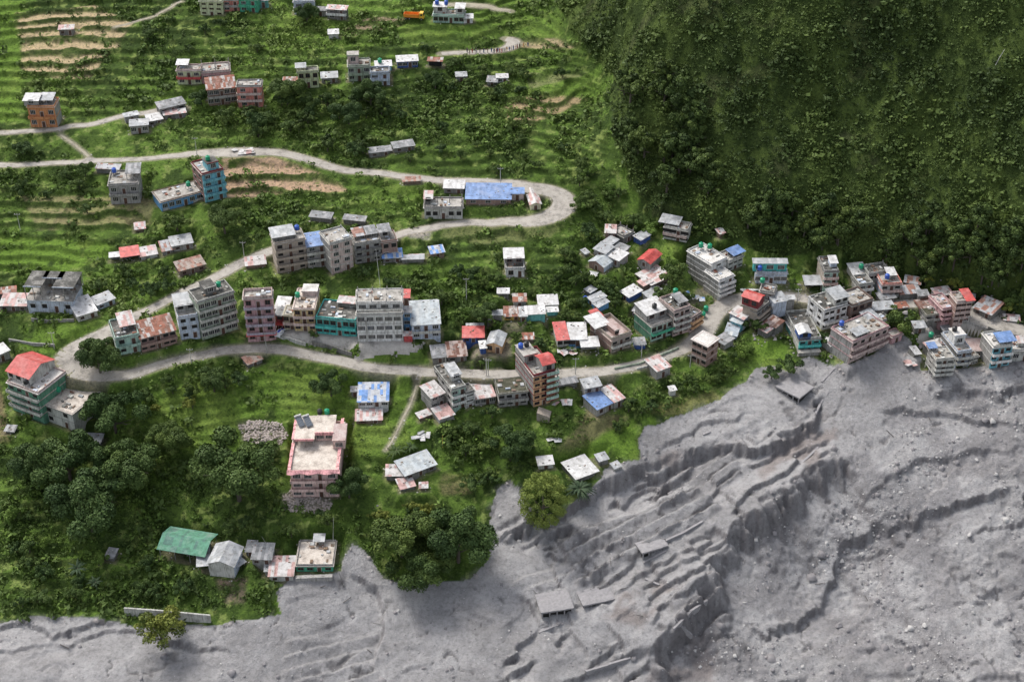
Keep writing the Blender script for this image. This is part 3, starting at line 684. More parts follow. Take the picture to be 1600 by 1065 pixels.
shed('lean-to of white and rusty sheets below the long dark shed', 'A', (762,533), (862,520), 14, 1.8, 'dconc', 'rwhite')
house('pale yellow house cut by the top edge of the picture', 'A', (930,70), (1035,74), 62, 26, 3, 'ygreen', 'flat', nw=3, win='b')
house('orange and grey house between the pale yellow and the bright green house', 'A', (1037,54), (1110,54), 50, 26, 2, 'salmon', 'flat', nw=2, bal=1, trim='conc')
house('bright green house near the top edge', 'A', (1112,56), (1195,59), 56, 28, 2, 'green', 'flat', bal=1, balw='green', nw=2)
house('dark grey house touching the bright green house', 'A', (1197,40), (1245,36), 34, 20, 1, 'teal', 'gtin', nw=1)
# ---- upper middle
house('white house with blue windows near the top edge', 'B', (178,68), (272,66), 55, 26, 2, 'lblue', 'flat', nw=2, win='c', bal=1, balw='white')
house('dark house under a long tin roof to the side of the white blue-windowed house', 'B', (330,88), (420,93), 46, 14, 2, 'dconc', 'rwhite', nw=2, bal=1, balw='white')
shed('grey link roof between the white house and the long tin roof', 'B', (274,48), (326,50), 12, 2.4, 'conc', 'gtin')
shed('tiny white roofed hut under the white blue-windowed house', 'B', (338,158), (382,156), 15, 2, 'pale', 'wtin', win=None)
house('long turquoise house with two rooms on its roof beside the orange truck', 'B', (820,105), (962,110), 32, 26, 1, 'mint', 'flat', nw=6, win='b', top=[(0,.42,.4,1,2.4,'pale','wtin'),(.72,1,.3,1,2.2,'pale','wtin')], tanks=[(.1,.7,2.8,'blue','blue water tank on the turquoise house near the truck'),(.4,.7,2.8,'blue','second blue tank on the turquoise house near the truck')])
house('white hut joined to the long turquoise house', 'B', (962,109), (1004,108), 24, 14, 1, 'white', 'wtin', nw=1)
house('cream house with an arched window beside the small rusty hut', 'B', (198,410), (292,405), 72, 22, 2, 'ygreen', 'dark', nw=3, win='b', top=[(-.05,.4,.3,1,1.2,'cream','tin')])
shed('small rusty roofed hut next to the cream arched-window house', 'B', (128,374), (192,374), 12, 2, 'brown', 'rust')
shed('pale tin shed between the cream house and the sage green house', 'B', (305,362), (378,358), 20, 2, 'conc', 'tin')
house('sage green three-storey house with stair room, overgrown at its foot', 'B', (430,378), (530,374), 66, 34, 2, 'sage', 'flat', nw=3, bal=1, balw='sage', top=[(0,.5,.4,1,2.8,'palepink','flat')], stubs=.4)
house('light blue two-storey house with a black flat roof', 'B', (532,398), (620,395), 56, 26, 2, 'lblue', 'dark', nw=2, win='c', bal=1, balw='lblue')
shed('white tin roof with a green tank behind the light blue house', 'B', (555,308), (628,304), 18, 2.2, 'aqua', 'wtin', tanks=[(.3,.6,.6,'green','green tank on the white tin roof behind the light blue house')])
house('blue walled long hut with pale tin roof at the end of the row', 'B', (655,316), (750,311), 30, 20, 1, 'dblue', 'wtin', nw=4, rk='shed')
shed('dark open shed with rusty roof edge beyond the blue walled hut', 'B', (797,282), (862,284), 12, 2.4, 'black', 'rust', posts=True)
shed('tin shed standing in the scrub left of the tiny white gatepost', 'B', (928,354), (975,352), 14, 2, 'dconc', 'tin')
house('little white hut among the bushes below the far road', 'B', (1115,386), (1165,385), 26, 12, 1, 'white', 'wtin', nw=2)
shed('dark low shed touching the little white hut', 'B', (1070,378), (1115,380), 20, 1.6, 'dconc', 'gtin')
shed('grey tin shed in the middle of the green slope, lower of the pair', 'B', (527,708), (628,696), 17, 1.8, 'dconc', 'gtin')
shed('grey tin shed in the middle of the green slope, upper of the pair', 'B', (640,686), (734,672), 20, 1.8, 'dconc', 'gtin')
# ---- left middle
house('grey two-storey house with blue tank and red cloth on its roof', 'C', (697,398), (880,388), 116, 84, 2, 'conc', 'flat', nw=3, bal=1, balw='conc', top=[(.6,1.05,.35,.95,2.2,'open','gtin')], tanks=[(.15,.75,0,'blue','blue tank on the grey two-storey house')])
shed('patched tin roofs behind the grey two-storey house', 'C', (605,170), (745,178), 22, 1.8, 'dconc', 'mix', win=None)
house('long blue single-storey house with cluttered flat roof', 'C', (1012,442), (1272,374), 54, 66, 1, 'blue', 'flat', left='blue', nw=6, par=.25, tanks=[(.78,.5,0,'green','green tank on the long blue house')], trim='brown')
house('turquoise four-storey house with a stair room on its roof', 'C', (1285,388), (1418,352), 172, 74, 4, 'aqua', 'flat', left='dbrick', side='L', nw=2, bal=1, balw='aqua', trim='dred', top=[(.35,.85,.1,.6,2.5,'aqua','dark')], tanks=[(.5,.35,2.8,'green','green tank on the stair room of the turquoise tower')])
shed('low red and white sheet roof alone on the field', 'C', (848,552), (908,545), 30, 1, 'brown', 'rwhite', win=None)
shed('bright red roofed shed between the white tarpaulins', 'C', (765,726), (874,710), 45, 2.2, 'dconc', 'red', posts=True)
shed('grey tarpaulin covered shed touching the red roofed shed', 'C', (885,722), (985,704), 42, 1.4, 'pale', 'rwhite', win=None)
shed('small white canopy on posts beside the red roofed shed', 'C', (692,726), (752,720), 20, 1.8, 'dconc', 'wtin', posts=True)
shed('patched tin shed between tarpaulin and bluish long shed', 'C', (1020,690), (1092,676), 48, 1.8, 'dconc', 'mix')
shed('bluish grey long tin shed at the end of the shed row', 'C', (1080,657), (1208,634), 44, 2.2, 'conc', 'tin')
shed('long shed with brown striped roof below the shed row', 'C', (1128,812), (1286,768), 42, 2.2, 'dbrick', 'brown')
# ---- left lower
r_, g_ = house('unfinished white and concrete house with two roof slabs over an open floor', 'E', (160,342), (415,350), 62, 95, 1, 'lblue', 'flat', nw=4, win='d', par=0, clutter=True, top=[(0,.36,.02,.95,4.3,'open','dark'),(.62,1.06,.02,.95,4.3,'open','dark'),(.3,.7,.55,.95,4.3,'open','dark')])
shed('tin shed with faded roof beside the unfinished house', 'E', (5,308), (150,310), 55, 2, 'dconc', 'rwhite')
shed('red rusty roof cut by the picture edge behind the faded tin shed', 'E', (-40,248), (92,232), 24, 1.8, 'dconc', 'rust')
shed('white roofed block beside the unfinished house', 'E', (436,368), (543,335), 68, 2.2, 'pale', 'wtin', nw=2)
shed('bluish tin shed behind the white roofed block', 'E', (545,306), (640,268), 30, 2, 'lblue', 'tin')
shed('grey hut at the picture edge above the red gabled building', 'E', (-20,590), (60,556), 30, 3, 'conc', 'wtin')
house('mint green two-storey house with black flat roof and rusty white shed on top', 'E', (655,588), (785,560), 88, 100, 2, 'mint', 'dark', left='pale', nw=2, win='d', bal=1, balw='mint', top=[(.35,.95,.35,.95,1.6,'open','rwhite')])
house('long house with red striped rusty roof between the mint and the white tower', 'E', (790,570), (985,520), 78, 66, 2, 'brick', 'rust', nw=5, win='d', bal=1, balw='brick', pt=.2)
house('narrow white three-storey house with tin roofed loft', 'E', (1005,500), (1112,482), 118, 84, 3, 'lblue', 'flat', left='pale', nw=2, win='d', top=[(-.02,1.0,.35,1.0,2.2,'conc','tin')])
house('long pale green four-storey house with dark flat roof', 'E', (1125,502), (1322,440), 205, 62, 4, 'sage', 'dark', nw=6, win='a', bal=1, balw='pale', trim='pale', top=[(.3,.6,.3,.95,2.2,'dconc','dark')], tanks=[(.72,.5,0,'green','green tank on the long pale green house')])
# red gabled building
r_, g_ = house('green building with white balconies and a red gabled top floor', 'E', (75,888), (245,952), 150, 118, 4, 'dgreen', 'white', nw=4, win='d', bal=1, balw='pale', trim='palepink', par=.6, top=[(-.1,.62,.15,1.05,2.6,'pale','red','gx')], tanks=[(.55,.1,.0,'black','black tank in front of the red gable')])
house('white-grey annex with wide bare flat roof beside the red gabled building', 'E', (245,942), (420,1006), 92, 128, 2, 'pale', 'beige', nw=2, win='d', par=.1, tanks=[(.18,.45,0,'green','green tank on the wide bare roof')], trim='conc')
# ---- centre row
house('tall pink five-storey house with curved balconies', 'F', (115,466), (295,456), 268, 52, 5, 'pink', 'flat', nw=3, win='b', bal=1, balw='lilac', side='', par=.9, trim='palepink', awn='red')
shed('pale tin shed between the pink tower and the yellow house', 'F', (290,250), (370,255), 60, 2.4, 'dconc', 'wtin')
house('narrow red-brown house squeezed beside the pink tower', 'F', (298,385), (346,388), 92, 40, 2, 'dred', 'gtin', nw=1, win='d', awn='red')
house('two-storey part of the yellow house', 'F', (348,392), (415,395), 95, 60, 2, 'cream', 'flat', nw=2, win='b', bal=1, balw='palepink', par=.2)
house('yellow three-storey house with a heap of lumber on its deep roof', 'F', (415,396), (548,398), 138, 130, 3, 'yellow', 'beige', nw=3, win='b', trim='palepink', bal=1, balw='palepink', par=.3, top=[(.3,1.0,.62,1.0,1.4,'palepink','white')], tanks=[(.12,.45,0,'green','green tank on the yellow house')])
house('bright turquoise two-storey row house with blackened roof', 'F', (556,412), (808,436), 98, 112, 2, 'turq', 'dark', nw=6, win='b', bal=1, balw='turq', trim='turq', top=[(.42,.95,.72,1,1.6,'dconc','rwhite')])
house('large white apartment house with rows of white framed windows', 'F', (818,466), (1108,460), 168, 20, 3, 'white', 'flat', nw=5, win='c', trim='pale', par=.6, door=False, padit=True)
house('set-back top storey block of the large white apartment house', 'F', (818,418), (1108,412), 198, 84, 4, 'white', 'flat', nw=4, win='c', par=.3, door=False, stubs=.8)
house('blue passage house between the white apartment house and the tin roofed white house', 'F', (1112,408), (1160,408), 130, 30, 3, 'blue', 'gtin', nw=1)
house('small red roofed tower behind the white apartment house', 'F', (1108,230), (1146,230), 48, 40, 1, 'dred', 'red', nw=1)
house('white two-storey house with large patched tin roof and open gallery', 'F', (1165,450), (1345,440), 92, 126, 2, 'lblue', 'ltin', nw=3, win='a', bal=1, balw='pale', pt=.12)
shed('red booth with white lid beside the concrete yard', 'F', (1112,425), (1165,425), 18, 2.4, 'red', 'rwhite', win=None)
house('white cottage with blue striped tin roof in the meadow', 'F', (820,884), (1010,880), 36, 104, 1, 'white', 'bluet', nw=4, win='a', door=True, pt=.1)
shed('small tin annex with a black barrel beside the white cottage', 'F', (777,782), (818,780), 22, 2, 'dconc', 'gtin')
shed('low shed with white and red edged roof below the white cottage', 'F', (806,968), (970,962), 56, 1.3, 'brown', 'rwhite')
shed('little rusty shelter beside the road under the pink tower', 'F', (115,610), (205,575), 34, 1.4, 'dconc', 'brown')
# ---- middle, upper row along the road
house('brown four-storey house with open galleries and tin loft', 'D', (160,556), (298,532), 135, 48, 4, 'tan', 'flat', left='tan', nw=3, win='d', bal=1, balw='tan', top=[(-.02,.7,.2,.95,1.5,'dconc','tin')], tanks=[(.85,.7,0,'blue','blue tank on the brown four-storey house')])
house('grey three-storey house with bright blue roof sheets', 'D', (302,530), (392,516), 98, 48, 3, 'conc', 'blue', nw=2, win='a', bal=1, balw='pale')
house('brick and pink four-storey house with white framed windows', 'D', (412,560), (512,532), 138, 54, 4, 'palepink', 'flat', left='conc', nw=2, win='a', stubs=.8, trim='pale')
house('battered grey house covered with loose sheets', 'D', (520,512), (640,492), 88, 52, 3, 'conc', 'flat', nw=3, win='d', stubs=.6, bal=1, balw='dconc', top=[(.1,.5,.4,.95,1.2,'open','mix'),(.55,.95,.4,.95,1.2,'open','gtin')])
house('brick house with grey loft at the end of the road row', 'D', (645,492), (716,482), 78, 46, 2, 'brick', 'flat', nw=2, win='d', top=[(.0,.7,.4,1,2.2,'conc','gtin')])
shed('blue and rusty patched roof in front of the brick house', 'D', (648,484), (736,478), 32, 1.8, 'dconc', 'bluet')
shed('low strip of tin roofs below the road row', 'D', (735,488), (835,486), 13, 1.4, 'dconc', 'tin', win=None)
shed('grey tin hut at the roadside above the battered house', 'D', (616,378), (672,374), 22, 2.6, 'dconc', 'tin')
shed('long broken tin roof behind the road, longer of the two', 'D', (310,290), (405,300), 20, 1.6, 'dconc', 'gtin', win=None)
shed('short broken tin roof behind the road, beside the tree', 'D', (465,302), (562,312), 16, 1.6, 'dconc', 'gtin', win=None)
shed('rusty red and white roof beside the road bend by the brown house', 'D', (15,518), (105,508), 30, 1.2, 'brown', 'rwhite', win=None)
house('white single-storey house with bare roof columns below the blue roofed school', 'D', (840,302), (1015,302), 48, 46, 1, 'pale', 'flat', nw=5, win='d', stubs=1.2, trim='conc', top=[(0,.2,.4,1,2,'dconc','rwhite')])
house('long brick school under a bright blue roof inside the road bend', 'D', (1032,236), (1238,238), 28, 50, 1, 'brick', 'blue', nw=3, win='a', door=False, pt=.22)
shed('short blue roofed wing of the school', 'D', (1240,184), (1298,184), 20, 2.6, 'palepink', 'blue')
shed('white tin roofed shed above the road beside the school', 'D', (930,158), (1020,160), 28, 2, 'dconc', 'wtin')
house('small cream house with rusty gabled roof inside the hairpin', 'D', (1330,262), (1378,258), 26, 66, 1, 'cream', 'rwhite', nw=1, rk='gy')
shed('brown thatched shelter at the edge of the upper road', 'D', (742,128), (820,124), 14, 1.2, 'brown', 'brown', win=None)
# ---- centre
shed('hut on stilts with blue and rusty roof above the slope', 'G', (182,192), (290,176), 44, 2.2, 'brown', 'bluet')
shed('narrow tin strip roof beside the stilt hut', 'G', (0,238), (118,234), 28, 1.2, 'dconc', 'rwhite', win=None)
house('small white house with a tin roofed upper room, alone in the scrub', 'G', (802,390), (955,386), 66, 110, 1, 'white', 'dark', nw=2, win='b', top=[(-.05,.98,.35,.95,2.2,'dconc','wtin')])
shed('tiny white tin roof above the yellow-walled shed', 'G', (735,520), (824,520), 30, .9, 'dconc', 'wtin', win=None)
shed('small hut with rusty red roof above the yellow-walled shed', 'G', (866,588), (968,586), 48, 2.3, 'conc', 'rust')
shed('white tin roof with broken holes in the scrub', 'G', (1075,618), (1232,612), 64, 1.0, 'dconc', 'wtin', win=None)
shed('open skeletal tin shed left of the yellow-walled shed', 'G', (650,702), (768,700), 30, 2.2, 'conc', 'tin', posts=True)
house('yellow-walled shed under a rusty red roof', 'G', (790,746), (918,744), 34, 64, 1, 'mustard', 'rust', nw=2, win='d', name='shed', cat='shed')
shed('tin annex touching the yellow-walled shed', 'G', (920,712), (974,710), 60, 2.2, 'dconc', 'tin')
shed('long white roofed greenish shed right beside the yellow-walled shed', 'G', (972,696), (1126,688), 52, 2.6, 'teal', 'wtin', win=None)
shed('smallest white roofed shed at the end of the white and yellow shed row', 'G', (1148,674), (1232,670), 28, 1.6, 'teal', 'wtin', win=None)
house('blue-walled hut with red roof beside the orange gabled house', 'G', (446,932), (616,930), 44, 72, 1, 'dblue', 'red', nw=3, win='b', name='hut')
shed('tin roof strip behind the blue-walled hut', 'G', (478,802), (612,800), 20, 2.4, 'dconc', 'tin', win=None)
house('orange-walled house with grey gabled tin roof', 'K', (640,264), (765,280), 66, 100, 1, 'peach', 'tin', rk='gy', nw=2, win='b')
shed('tall narrow blue booth with white lid before the orange-walled house', 'K', (592,232), (637,228), 45, 2.2, 'dblue', 'wtin', win=None)
shed('grey torn tin roof by the main road', 'K', (195,312), (315,300), 82, 2.0, 'dconc', 'gtin', win='d')
shed('striped rusty roof joined to the torn tin roof by the main road', 'K', (322,304), (476,292), 100, 2.0, 'dconc', 'drust', win='d')
shed('tiny rusty hut in the scrub above the orange tower', 'G', (945,902), (1030,900), 38, 1.2, 'dbrick', 'rust', win=None)
house('white hut with red roof beside the big white tin roof', 'G', (1230,972), (1322,964), 62, 118, 1, 'pale', 'red', nw=2, win='d', door=False)
house('blue-fronted house with big white tin roof', 'G', (1325,964), (1470,962), 60, 112, 1, 'blue', 'wtin', nw=5, win='b')
shed('white porch roof in front of the blue-fronted house', 'G', (1432,966), (1572,958), 62, 2.6, 'conc', 'wtin', posts=True)
# ---- centre bottom of the road
house('concrete and mint three-storey house with dark stepped roof', 'K', (355,752), (470,718), 165, 190, 3, 'mint', 'dark', left='conc', side='L', nw=2, win='a', bal=1, balw='white', trim='pale', top=[(.4,1.05,.3,.7,2.0,'pale','tin')])
house('white two-storey wing of the concrete and mint house', 'K', (472,742), (540,722), 130, 60, 3, 'white', 'dark', nw=1, win='c', trim='conc')
house('grey two-storey block with white tin roof beside the mint house', 'K', (182,738), (292,692), 92, 78, 2, 'conc', 'rwhite', nw=2, win='a')
shed('rusty tin roof on the lowest lean-to of the mint house', 'K', (250,822), (370,780), 70, 1.8, 'conc', 'rwhite', win=None)
shed('tiny rusty shack below the grey two-storey block', 'K', (85,812), (178,778), 30, 1.2, 'brown', 'rwhite', win=None)
house('long low house with wide white and rusty tin roof', 'K', (548,716), (710,690), 62, 112, 1, 'conc', 'rwhite', nw=4, win='a', pt=.08)
shed('small red tin roof by the road behind the wide tin roof', 'K', (505,518), (582,506), 44, 1.6, 'conc', 'rust', win=None)
house('grey two-storey house with mossy black flat roof', 'K', (742,726), (982,700), 108, 122, 2, 'conc', 'moss', nw=4, win='d', bal=1, balw='conc', trim='conc', par=.1)
r_, g_ = house('orange and green six-storey tower with grey side wall', 'K', (1030,724), (1206,676), 250, 196, 5, 'peach', 'flat', left='conc', nw=3, win='b', trim='dred', par=.7, bal=[], top=[(.45,1.0,.02,.42,2.9,'conc','red','gx'),(.0,.6,.5,1,2.6,'conc','flat')], tanks=[(.12,.85,2.9,'blue','blue tank on the orange and green tower'),(.4,.85,2.9,'black','black tank on the orange and green tower')])
TOWER = (r_, g_)
shed('collapsed tin shack beside the road next to the tower', 'K', (1235,540), (1395,505), 30, 1.0, 'dconc', 'gtin', win=None, tilt=(.06,.05))
shed('pale tin roofed shed above the blue roofed house', 'K', (1457,566), (1592,540), 60, 2.4, 'conc', 'tin')
house('house with bright blue and grey roof on the grass slope', 'L', (350,828), (478,770), 58, 82, 1, 'conc', 'blue', nw=2, win='f', name='house', pt=.12)
house('grey tin roofed end of the bright blue roofed house', 'L', (480,769), (555,735), 54, 80, 1, 'conc', 'rwhite', nw=1, win='f', pt=.12)
shed('grey domed tin store at the roadside', 'L', (222,540), (288,532), 34, 1.6, 'conc', 'gtin', win=None)
shed('tiny tin lid shed beside the bright blue roofed house', 'L', (405,586), (460,576), 40, 1.2, 'dconc', 'rwhite', win=None)
house('grey hut with red stained patched roof below the main road', 'L', (800,548), (902,510), 66, 76, 1, 'conc', 'rwhite', nw=1, win='f', pt=.06)
shed('little orange roofed box beside the main road', 'L', (652,456), (700,446), 18, 1.0, 'brown', 'red', win=None)
shed('small white tin box standing in the grass', 'L', (905,628), (945,620), 22, 2.2, 'pale', 'wtin', win=None)
r_, g_ = house('unfinished brick house with roofless rooms and a white tin corner', 'L', (458,350), (606,296), 92, 138, 2, 'tan', 'pinky', left='brick', nw=3, win='d', bal=1, balw='pale', par=1.1, top=[(-.25,.45,.55,1.05,1.5,'open','wtin'),(.15,.5,.9,1.2,1.9,'open','red'),(.3,.45,.1,.5,2.0,'brick','pinky')])
shed('long blue-walled shed with grey roof beside the unfinished brick house', 'L', (640,282), (716,276), 40, 1.8, 'dblue', 'gtin', win=None)
# ---- green / pink complex
house('green balcony house with white tin roofed top floor', 'S', (505,718), (760,628), 176, 170, 2, 'mint', 'flat', left='dgreen', nw=4, win='b', bal=1, balw='green', trim='conc', par=.3, top=[(.0,.95,.3,.98,2.5,'conc','wtin')], tanks=[(.5,.5,2.9,'black','black tank on the white tin roof of the green balcony house')])
house('pinkish white four-storey house with dark roof terrace', 'S', (765,655), (955,590), 290, 150, 4, 'palepink', 'dark', left='dconc', nw=3, win='d', bal=1, balw='pale', trim='palepink', par=.7, top=[(.5,.95,.2,.7,1.4,'open','gtin')], tanks=[(.9,.9,0,'green','green tank at the back corner of the dark roof terrace')])
house('peach three-storey wing next to the dark roof terrace house', 'S', (970,600), (1095,520), 152, 110, 3, 'palepink', 'dark', nw=3, win='d', bal=[1,2], balw='peach', trim='palepink')
house('mauve house with plain grey gable roof behind the green balcony house', 'S', (290,420), (440,460), 78, 70, 1, 'lilac', 'gtin', nw=2, win='b', pt=.1)
shed('grey patched tin roof uphill of the dark roof terrace', 'S', (480,195), (655,125), 50, 2.6, 'conc', 'tin')
house('beige flat roofed block between the tin roofs of the green complex', 'S', (520,300), (640,285), 60, 70, 1, 'tan', 'flat', nw=1)
shed('square white tin roofed hut alone on the slope', 'H', (478,665), (548,715), 42, 2.0, 'dblue', 'wtin', win='f')
tank((*onz(1103,484,3.2), 3.2), 'green', 'green tank on the ground beside the road curve, larger one')
tank((*onz(1099,487,4.2)[:2], float(hgt(*onz(1096,478,4.2)))), 'green', 'green tank half hidden by the hedge near the peach wing')
# ---- upper right hamlet
shed('tin roofed hut at the top of the tin roof cluster', 'H', (350,176), (432,180), 52, 2.0, 'brick', 'rwhite', win='f')
house('half ruined grey house behind the tin roof cluster', 'H', (500,270), (585,228), 48, 60, 1, 'dconc', 'flat', nw=1, win='d', stubs=1)
shed('pale tin roof near the top of the cluster, over the track', 'H', (318,262), (380,293), 42, 2, 'dconc', 'tin')
shed('white tin roof in the middle of the cluster, wider one', 'H', (255,310), (352,352), 42, 2.2, 'conc', 'tin')
shed('gabled grey tin roof at the inner side of the cluster', 'H', (405,315), (492,348), 42, 2, 'dconc', 'gtin')
shed('white ribbed tin roof beside the gabled grey roof', 'H', (358,362), (462,410), 46, 2.2, 'conc', 'wtin')
house('house with the largest pale blue tin roof of the cluster', 'H', (215,462), (335,512), 48, 78, 1, 'brick', 'ltin', nw=1, win='f', rk='gy', left='lblue')
shed('long blue sided shed between the cluster and the ruined white house', 'H', (640,240), (724,192), 26, 1.8, 'dblue', 'tin', win=None)
house('ruined two-storey white house with open front on the slope', 'H', (835,225), (1025,262), 92, 60, 2, 'pale', 'flat', nw=4, win='e', bal=1, balw='palepink', stubs=.5, top=[(-.25,.55,.2,1.05,1.0,'open','tin')])
house('house with bright red gabled roof among the trees', 'H', (620,440), (720,475), 40, 80, 1, 'conc', 'red', nw=1, win='f', rk='gy')
house('brown shed wing with ribbed white roof under the red gabled roof', 'H', (608,545), (735,636), 24, 64, 1, 'dbrick', 'rwhite', nw=1, win='f', pt=.06, name='shed', cat='shed')
shed('reddish lower end of the ribbed white roof', 'H', (622,584), (670,620), 26, 1.4, 'dbrick', 'rwhite', win=None)
shed('small lone hut with white roof uphill of the white tower', 'H', (1298,186), (1342,176), 28, 1.8, 'brown', 'rwhite', win=None)
shed('uppermost of three tiny tin roofs at the scrub edge', 'H', (182,648), (226,676), 22, 1.2, 'dconc', 'tin', win=None)
shed('middle one of three blue-walled tin huts at the scrub edge', 'H', (205,718), (250,756), 36, 1.8, 'blue', 'tin', win='f')
shed('lowest of three blue-walled tin huts at the scrub edge', 'H', (248,765), (292,798), 34, 1.8, 'blue', 'tin', win='f')
shed('white stone-like lid hut standing apart in the grass', 'H', (180,352), (212,340), 22, .8, 'pale', 'tin', win=None)
tank((*onz(914.5,475,5)[:2], float(hgt(*onz(914.5,475,5)))), 'blue', 'blue tank standing in the grass beside three tin huts')
# ---- white tower and neighbours
house('tall white five-storey tower with balconies above the road', 'R', (405,190), (560,130), 190, 105, 4, 'white', 'white', left='conc', nw=2, win='d', bal=1, balw='white', trim='white', par=.5, side='')
house('rear half of the white tower with two green tanks', 'I', (255,445), (385,385), 205, 120, 5, 'white', 'white', left='conc', nw=1, win='d', trim='white', par=.5, tanks=[(.55,.8,0,'green','first green tank on the rear half of the white tower'),(.8,.6,0,'green','second green tank on the rear half of the white tower')])
house('white house with blue tarpaulin behind the white tower', 'I', (410,290), (530,240), 78, 62, 2, 'pale', 'flat', nw=3, win='d', top=[(.4,1.15,.1,.7,1.2,'open','blue')])
house('house with long tin roof, turquoise upper wall and broken terrace', 'I', (640,388), (895,390), 82, 44, 1, 'lblue', 'flat', nw=5, win='c', top=[(-.1,.98,.35,1.0,3.0,'turq','tin')], tanks=[(.1,.1,0,'blue','blue tank in front of the turquoise upper wall')], clutter=True)
house('brick and mint three-storey house with long roof terrace', 'I', (1195,432), (1312,428), 136, 118, 3, 'mint', 'dark', left='tan', nw=2, win='a', bal=1, balw='palepink', trim='conc', par=.6, top=[(.55,1.0,.3,.7,1.6,'lblue','wtin')])
shed('low tin lean-to beside the brick and mint house', 'I', (1052,396), (1186,394), 58, 2.0, 'dconc', 'tin', posts=True)
r_, g_ = house('tall brown house with dark red top floor and bright red roof', 'R', (655,425), (800,475), 182, 62, 3, 'tan', 'flat', nw=2, win=None, trim='tan', par=0, clutter=False, top=[(-.12,1.02,.0,1.0,2.9,'dred','red','gx')])
house('grey galleried back part of the tall brown house', 'R', (800,475), (925,370), 150, 25, 3, 'conc', 'dark', nw=3, win='d', bal=1, balw='tan')
house('flat roofed grey house behind the bright red roof', 'R', (840,160), (985,185), 55, 80, 1, 'conc', 'flat', nw=2, win='d', clutter=True, dz=2, tanks=[(.0,.8,0,'green','green tank behind the bright red roof')])
shed('grey sheet-walled shed beside the bright red roof', 'R', (985,218), (1118,190), 70, 3.2, 'lblue', 'tin', win=None)
shed('smaller grey sheet shed by the pale road', 'R', (1130,180), (1200,176), 26, 2.8, 'conc', 'tin', win=None)
shed('rusty striped tin roof below the tall brown house, larger one', 'R', (890,418), (1003,476), 52, 2.6, 'dconc', 'drust', win=None)
shed('pale crumpled tin roof joined to the rusty striped roof', 'R', (822,478), (915,528), 38, 2.2, 'dconc', 'rwhite', win=None)
shed('rust edged tin roof on the terrace under the tall brown house', 'R', (530,322), (670,390), 54, 3, 'lblue', 'rwhite', win=None)
shed('blue sheet roof left of the rust edged roof', 'R', (540,400), (645,440), 50, 2, 'aqua', 'ltin', win=None)
shed('heap-like roof of blue and white sheets by the curved road', 'R', (480,540), (600,562), 90, 1.4, 'lblue', 'patch', win=None)
house('brick house with bright white flat roof below the road curve', 'S', (985,930), (1160,1015), 245, 95, 3, 'brick', 'white', left='brick', nw=3, win='d', side='R', trim='palepink', par=.06, clutter=False, ov=.5)
shed('grey tin roof behind the bright white flat roof', 'S', (1270,678), (1378,745), 55, 2, 'conc', 'gtin')
house('long turquoise house with blue top room and white metal roof', 'R', (1243,722), (1465,705), 110, 285, 2, 'turq', 'dark', left='pale', nw=3, win='d', bal=1, balw='turq', trim='pale', par=.8, top=[(-.02,.52,.0,.3,2.2,'dblue','wtin','gy')])
shed('small white tin roof beside the long turquoise house', 'R', (1165,505), (1210,498), 70, 2, 'teal', 'wtin', win=None)
shed('purple grey roof hut behind the long turquoise house', 'R', (1215,302), (1268,345), 24, 2.2, 'dblue', 'gtin')
shed('rusty roofed hut behind the long turquoise house', 'R', (1285,335), (1345,376), 30, 2.2, 'dblue', 'rust')
house('stone retaining block under the long turquoise house', 'R', (1250,780), (1465,765), 38, 26, 1, 'conc', 'flat', win=None, name='retaining_wall', cat='wall', par=0, clutter=False, group='retaining walls')
# ---- right hand village
house('white three-storey house with many windows and tin roofed attic', 'J', (195,602), (355,555), 128, 95, 3, 'white', 'dark', left='white', side='L', nw=4, win='d', bal=[1], balw='white', top=[(.5,1.08,.1,.7,2.4,'pale','tin')])
house('red brick house with stained flat roof beside the white many-windowed house', 'J', (388,540), (534,492), 98, 82, 2, 'dbrick', 'flat', left='brick', nw=3, win='b', side='', par=.7)
house('house with bright tin roof at the foot of the mountain', 'J', (412,262), (510,252), 38, 66, 1, 'pale', 'wtin', nw=2, win='d')
house('small white and blue house below the bright tin roof', 'J', (447,355), (540,342), 62, 60, 2, 'pale', 'dark', nw=2, win='d', bal=1, balw='white')
house('roofless ruined long house with fallen beams at the mountain foot', 'J', (515,262), (660,240), 40, 56, 1, 'pale', 'dark', nw=4, win='d', stubs=1.2, clutter=True, par=.8, tanks=[(-.12,.8,.3,'green','green tank beside the fallen beams')])
house('pink edged two-storey house with blue tank on the roof', 'J', (602,372), (736,365), 82, 74, 2, 'pale', 'flat', left='lblue', nw=3, win='d', bal=1, balw='palepink', trim='salmon', top=[(.4,.8,.45,1,1.6,'open','wtin')], tanks=[(.3,.3,0,'blue','blue tank on the pink edged house')])
shed('long roof of loose red and white sheets beside the pink edged house', 'J', (735,352), (875,338), 44, 2.0, 'dconc', 'mix', win=None)
shed('grey broken roof at the end of the loose sheet roofs', 'J', (860,362), (930,358), 28, 2.0, 'dconc', 'gtin', win=None)
shed('broad white tin roof by the road above the leaning pink block', 'J', (545,462), (692,450), 42, 2.6, 'conc', 'tin')
shed('small red and white striped roof by the road', 'J', (708,450), (790,438), 26, .8, 'dconc', 'rust', win=None)
house('large leaning grey and pink block at the edge of the mud', 'J', (375,838), (628,715), 140, 92, 3, 'palepink', 'flat', left='conc', nw=5, win='d', bal=1, balw='palepink', trim='pink', tilt=(.03,.05), par=.5, top=[(.15,.45,.1,.4,1.0,'open','tin')], tanks=[(.22,.85,0,'blue','blue tank on the leaning grey and pink block')])
house('unfinished grey block behind the leaning pink block', 'J', (545,640), (655,595), 70, 60, 2, 'conc', 'flat', left='lilac', nw=2, win='d', stubs=.6, top=[(-.2,.4,.2,.9,1.6,'lilac','tin')])
